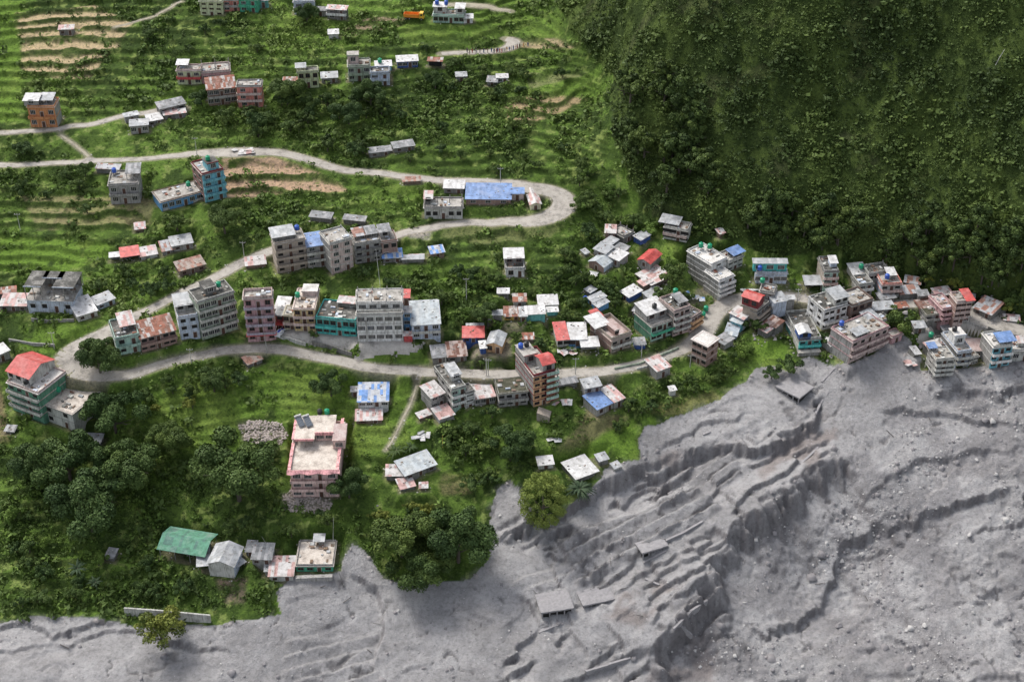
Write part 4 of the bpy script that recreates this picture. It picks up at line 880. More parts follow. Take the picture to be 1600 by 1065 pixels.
house('rounded grey house with moss rimmed roof near the mud', 'T', (300,440), (450,420), 85, 112, 2, 'conc', 'moss', left='conc', nw=2, win='d', bal=1, balw='conc', par=.1)
house('narrow mauve pink house joined to the moss rimmed house', 'T', (455,430), (585,405), 135, 140, 3, 'pink', 'pinky', nw=3, win='b', bal=1, balw='pink')
house('pink four-storey house with a strip of bright red roofing', 'T', (590,438), (750,420), 215, 95, 4, 'palepink', 'flat', left='brick', nw=3, win='b', trim='palepink', par=.6, top=[(.6,1.08,-.05,.95,.5,'palepink','red')])
shed('heap of broken rusty roof sheets behind the pink four-storey house', 'T', (800,262), (985,345), 85, 2.0, 'dconc', 'mix', tilt=(.05,-.04))
shed('grey broken hut uphill of the bright red roofing', 'T', (735,180), (800,190), 50, 2, 'dconc', 'gtin', win=None)
shed('small white roof lying in the bushes by the wide road', 'T', (1120,395), (1280,410), 48, .6, 'pale', 'rwhite', win=None)
house('grey four-storey block with undercut ground floor at the mud edge', 'T', (375,1010), (560,990), 190, 120, 4, 'pale', 'flat', left='conc', side='L', nw=3, win='d', bal=1, balw='pale', par=.4, openf=(0,), tilt=(0,.03), top=[(-.1,.3,.75,1.1,1.2,'open','blue')])
house('grey and white house with corner tower in the middle of the mud edge group', 'T', (605,905), (750,885), 165, 200, 3, 'lblue', 'flat', left='dconc', nw=3, win='a', bal=1, balw='pale', top=[(.1,.85,.35,.75,3.2,'white','white')], tanks=[(.3,.6,3.5,'black','black tank on the corner tower')], openf=(0,))
house('white low house wing right of the corner tower', 'T', (700,888), (840,850), 75, 130, 2, 'pale', 'flat', nw=3, win='a', par=.4, trim='pale')
house('dark half collapsed house between tower and mud', 'T', (455,760), (600,740), 85, 90, 2, 'dconc', 'flat', nw=2, win='d', stubs=1, clutter=True, tanks=[(-.3,1.0,.6,'green','green tank among the collapsed rooms')])
house('flat roofed low house with pink stained slab', 'T', (760,800), (935,800), 80, 130, 1, 'dconc', 'pinky', nw=3, win='d', clutter=False, par=.05)
house('teal balconied house with blue tarpaulin at the mud edge', 'T', (965,905), (1165,880), 215, 150, 3, 'aqua', 'white', left='conc', nw=3, win='d', bal=1, balw='white', trim='pale', openf=(), par=.5, top=[(.35,1.15,.1,.6,1.2,'open','blue')])
house('white house cut by the picture edge next to the teal balconied house', 'T', (1180,825), (1380,825), 105, 90, 1, 'pale', 'white', nw=2, win='a', left='conc', par=.5, top=[(.4,1.0,.4,1,1.6,'pale','rwhite')])
shed('small tin roofed shack at the inner edge of the mud', 'T', (185,478), (300,470), 52, 2.2, 'dconc', 'tin')
shed('white sheets of a crushed shack standing in the mud', 'T', (180,755), (240,735), 50, 1.2, 'dconc', 'wtin', tilt=(.15,.2), win=None)
# ---- hotel
r_, g_ = house('large pink hotel with deep white roof terrace', 'M', (255,784), (578,780), 172, 340, 3, 'pinkh', 'beige', nw=4, win='c', trim='pinkh', bal=[1,2], balw='pinkh', par=.6, ov=.7, clutter=False, name='hotel', cat='hotel', group='', top=[(.03,.44,.5,.99,2.4,'open','beige'),(.46,.86,.62,.99,2.6,'pinkh','beige'),(.86,1.12,.45,.8,2.7,'pinkh','pinky')], tanks=[(.5,1.04,2.6,'black','black tank behind the hotel terrace'),(.66,1.04,2.6,'green','green tank behind the hotel terrace')])
HOTEL = (r_, g_)
shed('long tin shed with rust patches on the meadow', 'M', (1035,632), (1250,552), 80, 2, 'dconc', 'ltin')
shed('rusty red and white roof joined to the long meadow shed', 'M', (905,632), (1022,630), 62, 1.2, 'dconc', 'rwhite', win=None)
shed('small rust flecked roof above the big trees', 'M', (1005,725), (1102,700), 55, 1.0, 'dconc', 'rwhite', win=None)
shed('tiny pinkish roof beside the rust flecked roof', 'M', (1138,716), (1188,714), 28, 1.0, 'brown', 'rwhite', win=None)
# ---- bottom left farm
house('open hall with large green gabled roof', 'N', (185,330), (440,372), 55, 118, 1, 'dconc', 'green', rk='gx', posts=True, name='hall', cat='hall', group='', ov=.5)
house('grey stone house with pale gabled roof and side porches', 'N', (466,430), (608,448), 72, 104, 1, 'pale', 'tin', rk='gy', nw=1, win=None, ov=.5, left='lblue')
shed('lower lean-to porch roof left of the grey stone house', 'N', (400,376), (464,370), 86, 2.4, 'lblue', 'tin', posts=True)
shed('lean-to porch roof right of the grey stone house', 'N', (612,388), (668,352), 74, 2.4, 'lblue', 'tin', posts=True)
shed('stained tin roofed hut behind the mint farmhouse, nearer one', 'N', (708,335), (816,338), 76, 2.0, 'conc', 'gtin')
shed('darker small tin hut behind the stained one', 'N', (674,292), (722,294), 50, 1.8, 'dconc', 'gtin')
house('white hut with red and silver striped roof', 'N', (805,466), (940,464), 34, 94, 1, 'pale', 'rwhite', nw=2, win='f')
shed('small tin lean-to touching the red and silver striped roof', 'N', (782,404), (816,402), 48, 1.8, 'conc', 'tin', win=None)
house('mint green farmhouse with stained flat roof on the mud', 'N', (958,408), (1166,408), 30, 140, 1, 'green', 'beige', nw=4, win='b', trim='conc', top=[(.42,.68,.82,1.05,1.6,'open','tin')])
# ---- lower right of the meadow
shed('small pale tin hut on the grass above the round tree', 'O', (355,216), (412,210), 26, 1.6, 'pale', 'wtin')
house('farmhouse with crumpled white roof at the mud edge', 'O', (500,288), (586,256), 18, 58, 1, 'dconc', 'wtin', win=None, pt=.05)
shed('tiny tin roofed stall beside the crumpled white roof', 'O', (592,200), (626,190), 20, 1.4, 'dconc', 'tin', win=None)
shed('small square stall nearest the mud below the reed patch', 'O', (652,228), (676,218), 14, 1.2, 'pale', 'tin', win=None)
shed('small grey hut hidden in the trees of the lower wood', 'Q', (380,616), (408,620), 26, 1.4, 'dconc', 'gtin', win=None)
shed('dark flat lid shed under the green building', 'Q', (20,166), (52,168), 16, .8, 'dconc', 'gtin', win=None)
shed('ruined shelter with pale sheets between the dark trees', 'Q', (290,206), (360,210), 26, 1.6, 'dconc', 'tin', win=None)
# ---- buried in the mud
for lab_, a_, b_, D_, h_, wl_, rf_ in (
 ('low grey store roof between the red brick house and the leaning block', (1362,505), (1392,498), 12, 2.4, 'conc', 'gtin'),
 ('pale sheet roof behind the grey four-storey block', (1452,548), (1474,542), 10, 3, 'dconc', 'rwhite'),
 ('dark patched roof beside the moss rimmed house', (1475,520), (1500,516), 9, 2.6, 'dconc', 'gtin'),
 ('small tin roof wedged under the pink four-storey house', (1508,536), (1530,530), 8, 2.2, 'conc', 'tin'),
 ('little white lean-to beside the turquoise balconies', (1296,540), (1312,534), 9, 2.4, 'pale', 'wtin'),
 ('rust brown roof between the white attic house and the road', (1298,462), (1318,462), 8, 2.2, 'dbrick', 'rust'),
 ('narrow grey roof beside the small white and blue house', (1375,468), (1398,464), 8, 2.0, 'dconc', 'gtin'),
 ('brown shack at the uphill side of the moss rimmed house', (1436,482), (1458,478), 10, 2.6, 'dbrick', 'drust'),
 ('broken grey roof uphill of the long roof of loose sheets', (1412,440), (1436,444), 8, 2, 'dconc', 'mix'),
 ('white shed between the tall brown house and the white attic house', (1226,492), (1246,488), 9, 2.2, 'pale', 'tin'),
 ('small pink washed outhouse near the leaning block', (1392,528), (1408,522), 8, 2.4, 'pink', 'flat'),
 ('collapsed tin lid at the very edge of the mud near the wide road', (1560,556), (1580,556), 8, 1.6, 'dconc', 'tin'),
 ('tin shed behind the narrow mauve pink house', (1462,462), (1486,458), 9, 2.4, 'conc', 'rwhite'),
 ('rusty shed under the trees beyond the wide road', (1548,478), (1570,484), 8, 1.6, 'dconc', 'rust'),
 ('pale hut roof between the ribbed roof and the green complex', (1010,458), (1026,464), 9, 1.8, 'dconc', 'gtin')):
    shed(lab_, 'X', a_, b_, D_, h_, wl_, rf_)
# ================================================================ special pieces
def box_on(root, name, mat, *bx, parent=None):
    m = MB()
    for b in bx: m.box(*b, mat)
    return m.build(name, parent or root)
# tower: green balconies up the right half, red bands
r_, (x0, x1, d, zt) = TOWER
xm = x0 + (x1 - x0) * .52; n = 5; fh = (zt - .2) / n
for k in range(1, n + 1):
    b = box_on(r_, 'balcony', wallmat('dred'), (xm, x1 + .7, -1.4, -.09, k * fh - .3, k * fh - .02))
    box_on(r_, 'railing', wallmat('mint'), (xm + .03, x1 + .67, -1.37, -1.27, k * fh - .015, k * fh + 1.0), (x1 + .57, x1 + .67, -1.26, -.09, k * fh - .015, k * fh + 1.0), parent=b)
# hotel: wavy pink eave, side wall caps, solar water heaters
r_, (x0, x1, d, zt) = HOTEL
m = MB(); cp = wallmat('pink'); k = 18; ww = x1 - x0 + 1.6
pk_ = wallmat('salmonpink') if 'salmonpink' in COL else None
COL['rose'] = (.75, .34, .35); rose = wallmat('rose')
for i in range(k):
    a = x0 - .8 + ww * i / k; b = x0 - .8 + ww * (i + 1) / k
    oa = 1.15 + .28 * math.sin(i / k * 6.2832 * 3); ob = 1.15 + .28 * math.sin((i + 1) / k * 6.2832 * 3)
    m.sheet([(a, -oa, zt + .05), (b, -ob, zt + .05), (b, -.15, zt + .75), (a, -.15, zt + .75)], .1, rose)
for s in (-1, 1):
    xx = x0 - .15 if s < 0 else x1 + .15; k2 = 14
    for i in range(k2):
        a = -.1 + d * i / k2; b = -.1 + d * (i + 1) / k2; hh = .7 + (1.0 if i > 7 else 0) + .15 * math.sin(i * 1.7)
        m.sheet([(xx - .55, a, zt + hh - .25), (xx + .35 if s < 0 else xx + .35, a, zt + hh), (xx + .35, b, zt + hh), (xx - .55, b, zt + hh - .25)], .12, rose)
        m.box(xx - .12, xx + .06, a, b - .002, zt - .2, zt + hh - .14, wallmat('pinkh'))
m.box(x0 + (x1 - x0) * .46, x0 + (x1 - x0) * .86, d * .6, d * .615, zt + 2.2, zt + 3.2, rose)
m.box(x0 + (x1 - x0) * .03, x0 + (x1 - x0) * .44, d * .48, d * .495, zt + 2.3, zt + 2.9, rose)
m.build('eave_tiles', r_)
def world_of(root, x, y, z):
    return root.location + Matrix.Rotation(root.rotation_euler.z, 3, 'Z') @ Vector((x, y, z))
SP = flatmat('solar_tubes', (.05, .08, .12), .3)
for i, fx in enumerate((.1, .27)):
    p = world_of(r_, x0 + (x1 - x0) * fx, d * .82, zt + 2.58); e = empty('solar_heater', p, r_.rotation_euler.z + .5)
    tag(e, ['blue-grey solar water heater nearer the hotel wall corner', 'blue-grey solar water heater nearer the hotel stair room'][i], 'solar heater', 'solar heaters on the hotel')
    m = MB(); m.sheet([(-.9, -1.7, .5), (.9, -1.7, .5), (.9, 1.2, 1.8), (-.9, 1.2, 1.8)], .1, SP)
    for q in (-.7, -.35, 0, .35, .7): m.sheet([(q - .06, -1.7, .54), (q + .06, -1.7, .54), (q + .06, 1.2, 1.84), (q - .06, 1.2, 1.84)], .03, STEEL)
    m.build('panel', e); m = MB(); m.tube([(-1, 1.4, 2.0), (1, 1.4, 2.0)], .3, wallmat('white'), 8); m.build('tank', e)
    m = MB()
    for q in (-.8, .8): m.tube([(q, 1.2, 0), (q, 1.2, 1.7)], .05, STEEL, 4); m.tube([(q, -1.6, 0), (q, -1.6, .4)], .05, STEEL, 4)
    m.build('stand', e)
# ================================================================ roads win over the building pads
_pm = PADM.copy()
for nm, lab, Lx, Ly, Lz, Lw in RD: corridor(Lx, Ly, Lz, Lw, 1.5)
# ================================================================ yards
YARDS = [[(437,520),(440,510),(500,517),(560,522),(562,528),(550,550),(480,540),(445,532)], [(560,528),(640,530),(645,545),(600,556),(550,566),(560,550)], [(640,545),(665,534),(650,552),(600,560)],
 [(1430,540),(1450,480),(1500,482),(1560,515),(1540,528),(1500,530),(1470,545)], [(460,790),(500,790),(500,792)]]
PAVE = np.zeros(GX.shape, bool)
PX, PY = proj(GX, GY, H); PX = clipnear(PX); PY = clipnear(PY)
for y in YARDS[:4]: PAVE |= inpoly(y, PX + wob * 4, PY + wob * 3)
PAVE &= ~MUD
# ================================================================ ground sheet
col = np.zeros(GX.shape + (3,))
def setc(m, c): 
    m = m[..., None] if m.ndim == 2 else m
    global col; col = col * (1 - m) + np.array(c) * m
n1 = fbm(GX / 12, GY / 12, 4, 201); n2 = fbm(GX / 3, GY / 3, 3, 202); n3 = fbm(GX / 40, GY / 40, 3, 203)
G1 = np.array((.062, .105, .022)); G2 = np.array((.108, .18, .036)); G3 = np.array((.036, .062, .016)); G4 = np.array((.18, .235, .07))
t = ss(.38, .62, n1)[..., None]; col = G3 * (1 - t) + G1 * t
t = ss(.45, .65, n2 * .6 + n3 * .4)[..., None]; col = col * (1 - t) + G2 * t
t = ss(.6, .74, fbm(GX / 2, GY / 2, 3, 204))[..., None]; col = col * (1 - t) + G4 * t * 1
bright = np.zeros(GX.shape)     # mown or planted grass
BR = [([(-90,0),(40,0),(30,60),(35,130),(30,190),(-90,195)], .9), ([(-90,365),(170,378),(180,400),(90,425),(-90,420)], 1), ([(200,620),(420,575),(640,600),(640,650),(560,720),(420,690),(320,720),(250,680)], .7), ([(600,620),(650,600),(655,680),(630,740),(560,700)], .6), ([(850,700),(930,680),(1000,650),(1030,655),(990,680),(1000,720),(950,715),(900,720),(840,730)], 1),
 ([(1160,560),(1185,525),(1225,535),(1245,555),(1200,570)], 1), ([(1020,400),(1050,375),(1070,390),(1050,415),(1020,420)], .8), ([(1235,430),(1270,425),(1265,445),(1240,440)], .9), ([(540,290),(640,290),(700,310),(640,330),(560,325)], .5), ([(400,0),(870,0),(880,60),(700,60),(420,90)], .45), ([(820,110),(940,110),(950,150),(820,150)], .6), ([(640,400),(760,410),(740,470),(640,450)], .4), ([(40,510),(150,500),(110,560),(30,540)], .8), ([(640,720),(740,700),(760,760),(660,780)], .5), ([(400,925),(440,920),(440,945),(400,945)], .9), ([(760,80),(920,75),(860,95)], .6), ([(200,110),(400,90),(420,160),(300,200),(180,190)], .4)]
for p, a in BR: bright = np.maximum(bright, soft(inpoly(p, PX + wob * 14, PY + wob * 8), 2) * a)
setc(bright * ss(.3, .55, n2 + .12), (.12, .205, .034)); setc(bright * ss(.5, .7, n1) * .6, (.19, .26, .06))
BE = [([(25,20),(150,10),(205,35),(195,60),(140,120),(90,125),(35,110)], (.42,.33,.21), .95), ([(345,246),(430,246),(500,272),(545,298),(460,304),(350,308)], (.38,.27,.19), 1), ([(525,52),(565,30),(585,24),(645,30),(625,40),(580,48),(545,60)], (.24,.19,.13), 1.0),
 ([(790,155),(850,148),(925,155),(900,165),(830,195),(790,185)], (.32,.25,.15), 1), ([(820,115),(920,112),(900,122),(830,140)], (.2,.22,.1), .9), ([(820,62),(870,60),(915,75),(850,78),(815,75)], (.35,.28,.18), .9), ([(690,355),(880,348),(860,370),(770,385),(690,370)], (.15,.17,.07), .8), ([(30,305),(240,310),(235,350),(60,360)], (.3,.25,.15), .55), ([(640,362),(672,362),(668,374),(640,372)], (.3,.28,.25), 1),
 ([(790,490),(820,500),(815,520),(780,520)], (.22,.19,.15), .6), ([(735,530),(800,525),(800,560),(735,560)], (.26,.22,.18), .8), ([(920,640),(985,655),(900,700),(860,705),(880,690)], (.2,.17,.1), .7), ([(340,905),(385,900),(380,915),(345,918)], (.2,.15,.12), .9), ([(355,925),(385,915),(380,940),(350,945)], (.2,.16,.12), .8), ([(0,600),(20,690),(-40,700)], (.25,.18,.12), .6), ([(1090,450),(1110,455),(1100,480),(1075,475)], (.3,.26,.22), .6), ([(860,570),(960,600),(900,600)], (.25,.22,.18), .5), ([(1000,640),(1110,610),(1130,620),(1050,650)], (.25,.25,.1), .8), ([(650,570),(760,575),(755,583),(640,590)], (.33,.28,.25), .4), ([(370,660),(400,655),(450,670),(440,695),(380,690)], (.2,.17,.15), .9), ([(440,770),(520,775),(510,800),(440,795)], (.2,.18,.16), .9), ([(690,740),(745,745),(740,770),(690,775)], (.17,.15,.08), .7)]
for p, c, a in BE:
    m = soft(inpoly(p, PX + wob * 12, PY + wob * 7), 2) * a * ss(.2, .4, n2 + .08); setc(m * (1 - RISER * .9), c)
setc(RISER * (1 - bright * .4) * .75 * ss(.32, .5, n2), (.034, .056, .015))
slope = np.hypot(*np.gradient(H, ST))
setc(PADM * .6 * ss(.35, .6, n2), (.2, .17, .13)); setc(ROADM * .7, (.3, .27, .22))
near = soft(MUD, 9) * (1 - fm) * ss(.5, .62, fbm(GX / 2.2, GY / 2.2, 3, 230)); setc(near.clip(0, 1), (.26, .245, .24))
hillc = np.array((.034, .054, .015)) * (1 - ss(.4, .6, n2))[..., None] + np.array((.068, .1, .026)) * ss(.4, .6, n2)[..., None]
rockm = ss(.66, .76, fbm(GX / 14, GY / 8, 3, 212)) * .2
hillc = hillc * (1 - rockm[..., None]) + np.array((.12, .11, .07)) * rockm[..., None]
col = np.where(HILL[..., None], hillc, col)
mudn = fbm(GX / 18, GY / 9, 4, 220)[..., None]; mudc = np.array((.298, .291, .29)) * (1 - ss(.4, .62, mudn)) + np.array((.368, .36, .358)) * ss(.4, .62, mudn)
brn = soft(inpoly([(1230,680),(1300,640),(1330,680),(1260,740),(1200,760),(1180,740)]) | inpoly([(1040,1000),(1120,985),(1140,1065),(1010,1065)]) | inpoly([(1010,720),(1060,700),(1080,740),(1030,780)]) | inpoly([(930,960),(1000,900),(1060,920),(1000,980)]), 6)[..., None] * ss(.35, .6, fbm(GX / 5, GY / 5, 3, 221))[..., None]
mudc = mudc * (1 - brn * .75) + np.array((.235, .2, .185)) * brn * .75
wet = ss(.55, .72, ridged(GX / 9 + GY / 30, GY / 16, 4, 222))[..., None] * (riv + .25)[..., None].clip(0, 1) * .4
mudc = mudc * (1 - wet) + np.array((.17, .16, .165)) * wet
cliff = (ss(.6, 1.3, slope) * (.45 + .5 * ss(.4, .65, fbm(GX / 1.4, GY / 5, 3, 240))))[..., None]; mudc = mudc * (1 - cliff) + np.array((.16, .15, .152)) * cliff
ck = CRK[..., None] * .6; mudc = mudc * (1 - ck) + np.array((.1, .095, .097)) * ck
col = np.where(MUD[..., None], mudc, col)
def gmat(name, kind):
    m, t, b = newmat(name); a = nd(t, 'ShaderNodeAttribute'); a.attribute_name = 'Col'; v = tc(t, world=True)
    if kind == 'mud':
        n = noise(t, v, .9, 8, .75); k = mixc(t, .6, a.outputs[0], ramp(t, n, [(.34, (.5, .5, .5)), (.5, (1, 1, 1)), (.68, (1.25, 1.25, 1.27))]), 'MULTIPLY'); k = mixc(t, .5, k, ramp(t, noise(t, v, .22, 5, .7), [(.35, (.68, .67, .67)), (.6, (1.05, 1.05, 1.06))]), 'MULTIPLY')
        vo = nd(t, 'ShaderNodeTexVoronoi'); vo.inputs['Scale'].default_value = 1.1; t.links.new(v, vo.inputs['Vector'])
        dm = ramp(t, vo.outputs['Distance'], [(.1, (1, 1, 1)), (.17, (0, 0, 0))]); sel = ramp(t, noise(t, v, .09, 3), [(.46, (0, 0, 0)), (.62, (1, 1, 1))])
        rs = ramp(t, nd_sep(t, vo.outputs['Color']), [(.8, (0, 0, 0)), (.82, (1, 1, 1))])
        k = mixc(t, mixc(t, 1, mixc(t, 1, dm, sel, 'MULTIPLY'), rs, 'MULTIPLY'), k, (.55, .55, .56))
        t.links.new(k, b.inputs['Base Color']); b.inputs['Roughness'].default_value = .8
        bp = nd(t, 'ShaderNodeBump'); bp.inputs['Strength'].default_value = 1.0; bp.inputs['Distance'].default_value = .55
        n2_ = noise(t, v, 1.7, 8, .75); t.links.new(n2_, bp.inputs['Height']); t.links.new(bp.outputs[0], b.inputs['Normal'])
    else:
        n = noise(t, v, 1.3, 8, .8); k = mixc(t, .9, a.outputs[0], ramp(t, n, [(.32, (.3, .32, .27)), (.48, (1, 1, 1)), (.66, (1.6, 1.5, 1.25))]), 'MULTIPLY')
        t.links.new(k, b.inputs['Base Color']); b.inputs['Roughness'].default_value = .95; b.inputs['Specular IOR Level'].default_value = .1
        bp = nd(t, 'ShaderNodeBump'); bp.inputs['Strength'].default_value = 1.0; bp.inputs['Distance'].default_value = .6
        t.links.new(noise(t, v, 1.1, 6, .8), bp.inputs['Height']); t.links.new(bp.outputs[0], b.inputs['Normal'])
    return m
def nd_sep(t, s):
    n = t.nodes.new('ShaderNodeSeparateColor'); t.links.new(s, n.inputs[0]); return n.outputs[0]
def pavemat(name, c):
    m, t, b = newmat(name); v = tc(t, world=True)
    k = ramp(t, noise(t, v, .3, 7, .75), [(.34, sc(c, .5)), (.5, c), (.68, sc(c, 1.2))]); k = mixc(t, .6, k, ramp(t, noise(t, v, 3, 4, .7), [(.35, (.7, .68, .64)), (.6, (1, 1, 1))]), 'MULTIPLY')
    t.links.new(k, b.inputs['Base Color']); b.inputs['Roughness'].default_value = .9; return m
rows, cols = GX.shape
idx = np.arange(rows * cols).reshape(rows, cols)
q = np.stack([idx[:-1, :-1], idx[:-1, 1:], idx[1:, 1:], idx[1:, :-1]], -1).reshape(-1, 4)
V = np.stack([GX, GY, H], -1).reshape(-1, 3)
zone = np.where(MUD, 1, np.where(HILL, 2, np.where(PAVE, 3, 0)))[:-1, :-1].reshape(-1)
def quickmesh(name, V, faces, mats, n=4, cols_=None, smooth=True, kind='structure', label=None):
    me = bpy.data.meshes.new(name); me.vertices.add(len(V)); me.vertices.foreach_set('co', np.ascontiguousarray(V, dtype=np.float32).ravel())
    me.loops.add(faces.size); me.loops.foreach_set('vertex_index', np.ascontiguousarray(faces, dtype=np.int32).ravel())
    me.polygons.add(len(faces)); me.polygons.foreach_set('loop_start', np.arange(0, faces.size, n, dtype=np.int32))
    try: me.polygons.foreach_set('loop_total', np.full(len(faces), n, dtype=np.int32))
    except Exception: pass
    if smooth: me.polygons.foreach_set('use_smooth', np.ones(len(faces), dtype=bool))
    if cols_ is not None:
        a = me.color_attributes.new('Col', 'FLOAT_COLOR', 'POINT'); c = np.ones((len(V), 4), np.float32); c[:, :3] = cols_; a.data.foreach_set('color', c.ravel())
    for m in mats: me.materials.append(m)
    me.update(); me.validate(); o = bpy.data.objects.new(name, me); C.objects.link(o)
    if kind: o['kind'] = kind
    if label: o['label'] = label
    return o
cf = col.reshape(-1, 3)
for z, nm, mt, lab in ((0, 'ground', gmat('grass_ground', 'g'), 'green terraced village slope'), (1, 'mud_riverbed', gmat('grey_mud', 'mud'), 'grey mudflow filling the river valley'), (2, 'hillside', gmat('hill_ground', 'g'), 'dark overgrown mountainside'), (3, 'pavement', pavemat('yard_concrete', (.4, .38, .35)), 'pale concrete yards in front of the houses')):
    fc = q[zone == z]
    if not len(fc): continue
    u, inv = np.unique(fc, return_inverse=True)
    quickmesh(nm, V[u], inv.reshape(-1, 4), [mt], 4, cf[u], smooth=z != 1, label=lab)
# roads
rm = pavemat('road_gravel', (.36, .335, .3)); pm = pavemat('path_earth', (.34, .31, .24))
for nm, lab, Lx, Ly, Lz, Lw in RD:
    n = len(Lx); tx = np.gradient(Lx); ty = np.gradient(Ly); L = np.hypot(tx, ty) + 1e-9; nx = -ty / L; ny = tx / L; K = 7
    vs_ = []; 
    for j in range(K):
        o = (j / (K - 1) - .5) * Lw * (1 + .16 * (fbm(np.arange(n) / 5 + 40 * (j > 3), np.zeros(n), 3, 301) - .5) * 2)
        x = Lx + nx * o; y = Ly + ny * o; g = hgt(x, y)
        z = np.maximum(Lz, g) if 0 < j < K - 1 else g
        z = np.where(np.abs(g - Lz) < 2.5, z, g); vs_.append(np.stack([x, y, z + (.1 if 0 < j < K - 1 else .02)], -1))
    A_ = np.stack(vs_, 1).reshape(-1, 3); id_ = np.arange(n * K).reshape(n, K)
    f = np.stack([id_[:-1, 1:], id_[:-1, :-1], id_[1:, :-1], id_[1:, 1:]], -1).reshape(-1, 4)
    quickmesh(nm, A_, f, [rm if nm == 'road' else pm], 4, label=lab)

# ================================================================ vegetation
def leafmat(name, c1, c2, c3):
    m, t, b = newmat(name); a = nd(t, 'ShaderNodeAttribute'); a.attribute_name = 'Col'; o = nd(t, 'ShaderNodeObjectInfo')
    k = ramp(t, nd_sep(t, a.outputs['Color']), [(0, c1), (.5, c2), (1, c3)])
    k = mixc(t, .5, k, ramp(t, o.outputs['Random'], [(0, (.75, .8, .75)), (.5, (1, 1, 1)), (1, (1.3, 1.15, .9))]), 'MULTIPLY')
    t.links.new(k, b.inputs['Base Color']); b.inputs['Roughness'].default_value = .7; b.inputs['Specular IOR Level'].default_value = .25; return m
LM = dict(dark=leafmat('leaf_dark', (.024,.048,.014), (.054,.096,.025), (.105,.16,.042)), mid=leafmat('leaf_mid', (.036,.064,.016), (.068,.112,.026), (.125,.18,.045)),
  olive=leafmat('leaf_olive', (.08,.11,.022), (.16,.21,.04), (.24,.29,.07)), yel=leafmat('leaf_yellowish', (.06,.085,.018), (.14,.17,.03), (.24,.25,.05)), grass=leafmat('leaf_bright', (.048,.088,.016), (.1,.17,.03), (.17,.25,.055)), blue=leafmat('leaf_bluish', (.05,.08,.04), (.1,.15,.07), (.17,.22,.12)),
  hill=leafmat('leaf_hill', (.017,.032,.009), (.048,.08,.018), (.11,.16,.036)))
BARK = flatmat('bark', (.09, .075, .06), .9)
def leafcloud(n, lobes, size, rng, squash=1.0):
    """n four-sided leaf clumps spread over the lobes (x, y, z, r); returns vertices (4n,3) and a tone per leaf"""
    L = np.array(lobes); w = L[:, 3] ** 2; k = rng.choice(len(L), n, p=w / w.sum()); d = rng.normal(size=(n, 3)); d /= np.linalg.norm(d, axis=1)[:, None]
    d[:, 2] = np.where(d[:, 2] < -.35, -d[:, 2], d[:, 2]); rr = L[k, 3] * (rng.uniform(.55, 1.06, n) ** .6)
    c = L[k, :3] + d * rr[:, None] * np.array([1, 1, squash])
    nrm = d + rng.normal(size=(n, 3)) * .55; nrm /= np.linalg.norm(nrm, axis=1)[:, None]
    a = np.cross(nrm, rng.normal(size=(n, 3))); a /= np.linalg.norm(a, axis=1)[:, None]; b = np.cross(nrm, a)
    s = size * rng.uniform(.6, 1.3, n)[:, None]
    v = np.stack([c - a * s, c - b * s * .55, c + a * s, c + b * s * .55 + nrm * s * .15], 1).reshape(-1, 3)
    lt = rng.uniform(0, 1, len(L))[k]; tone = np.clip(lt * .55 + rng.uniform(0, 1, n) * .45, 0, 1)
    return v, tone
def cloudmesh(name, v, tone, mat):
    n = len(tone); f = np.arange(4 * n).reshape(n, 4)
    o = quickmesh(name, v, f, [mat], 4, np.repeat(np.repeat(tone[:, None], 3, 1), 4, 0), smooth=False, kind=None); me = o.data; bpy.data.objects.remove(o); return me
def crown_lobes(rng, R, Hc, n, shape='round'):
    out = []
    for i in range(n):
        d = rng.normal(size=3); d /= np.linalg.norm(d); d[2] = abs(d[2]) * 1.0 - .25
        r = rng.uniform(.45, 1.12)
        out.append((d[0] * R * r, d[1] * R * r, Hc * (.5 + .5 * d[2] * r), R * rng.uniform(.14, .36)))
    out.append((0, 0, Hc * .5, R * .45)); return out
def trunkmesh(rng, h, R, r0):
    m = MB(); m.tube([(0, 0, -1.5), (.02 * h, 0, h * .35), (0, .03 * h, h * .7), (0, 0, h)], [r0, r0 * .8, r0 * .55, r0 * .2], BARK, 7)
    for i in range(6):
        a = rng.uniform(0, 6.28); z = h * rng.uniform(.3, .7); m.tube([(0, 0, z), (math.cos(a) * R * .4, math.sin(a) * R * .4, z + h * .18), (math.cos(a) * R * .75, math.sin(a) * R * .75, z + h * .3)], [r0 * .4, r0 * .25, r0 * .08], BARK, 5)
    o = m.build('trunk'); me = o.data; bpy.data.objects.remove(o); return me
TREES = {}
def tree_kind(key, R, Hc, base, n, size, mat, nl, seed, squash=.9):
    rng = np.random.default_rng(seed); lo = [(a, b, c + base, d) for a, b, c, d in crown_lobes(rng, R, Hc, nl)]
    v, tone = leafcloud(n, lo, size, rng, squash); TREES[key] = (cloudmesh('crown', v, tone, LM[mat]), trunkmesh(rng, base + Hc * .6, R, .05 * R + .08), R)
tree_kind('bigdark', 6, 10, .6, 15000, .26, 'dark', 24, 1); tree_kind('bigdark2', 6, 8, .8, 15000, .26, 'dark', 28, 2); tree_kind('bigmid', 6, 9.5, .6, 15000, .26, 'mid', 22, 3)
tree_kind('dark', 3.2, 4.6, .2, 2600, .28, 'dark', 14, 4); tree_kind('mid', 3.2, 4.6, .2, 2600, .28, 'mid', 14, 5); tree_kind('yel', 2.8, 4, .2, 2200, .26, 'yel', 12, 6); tree_kind('mid2', 3.4, 3.8, .2, 2600, .28, 'mid', 16, 7); tree_kind('dark2', 3.0, 5.2, .2, 2600, .28, 'hill', 15, 8); tree_kind('hill', 3.6, 4.8, .2, 2600, .28, 'hill', 15, 9)
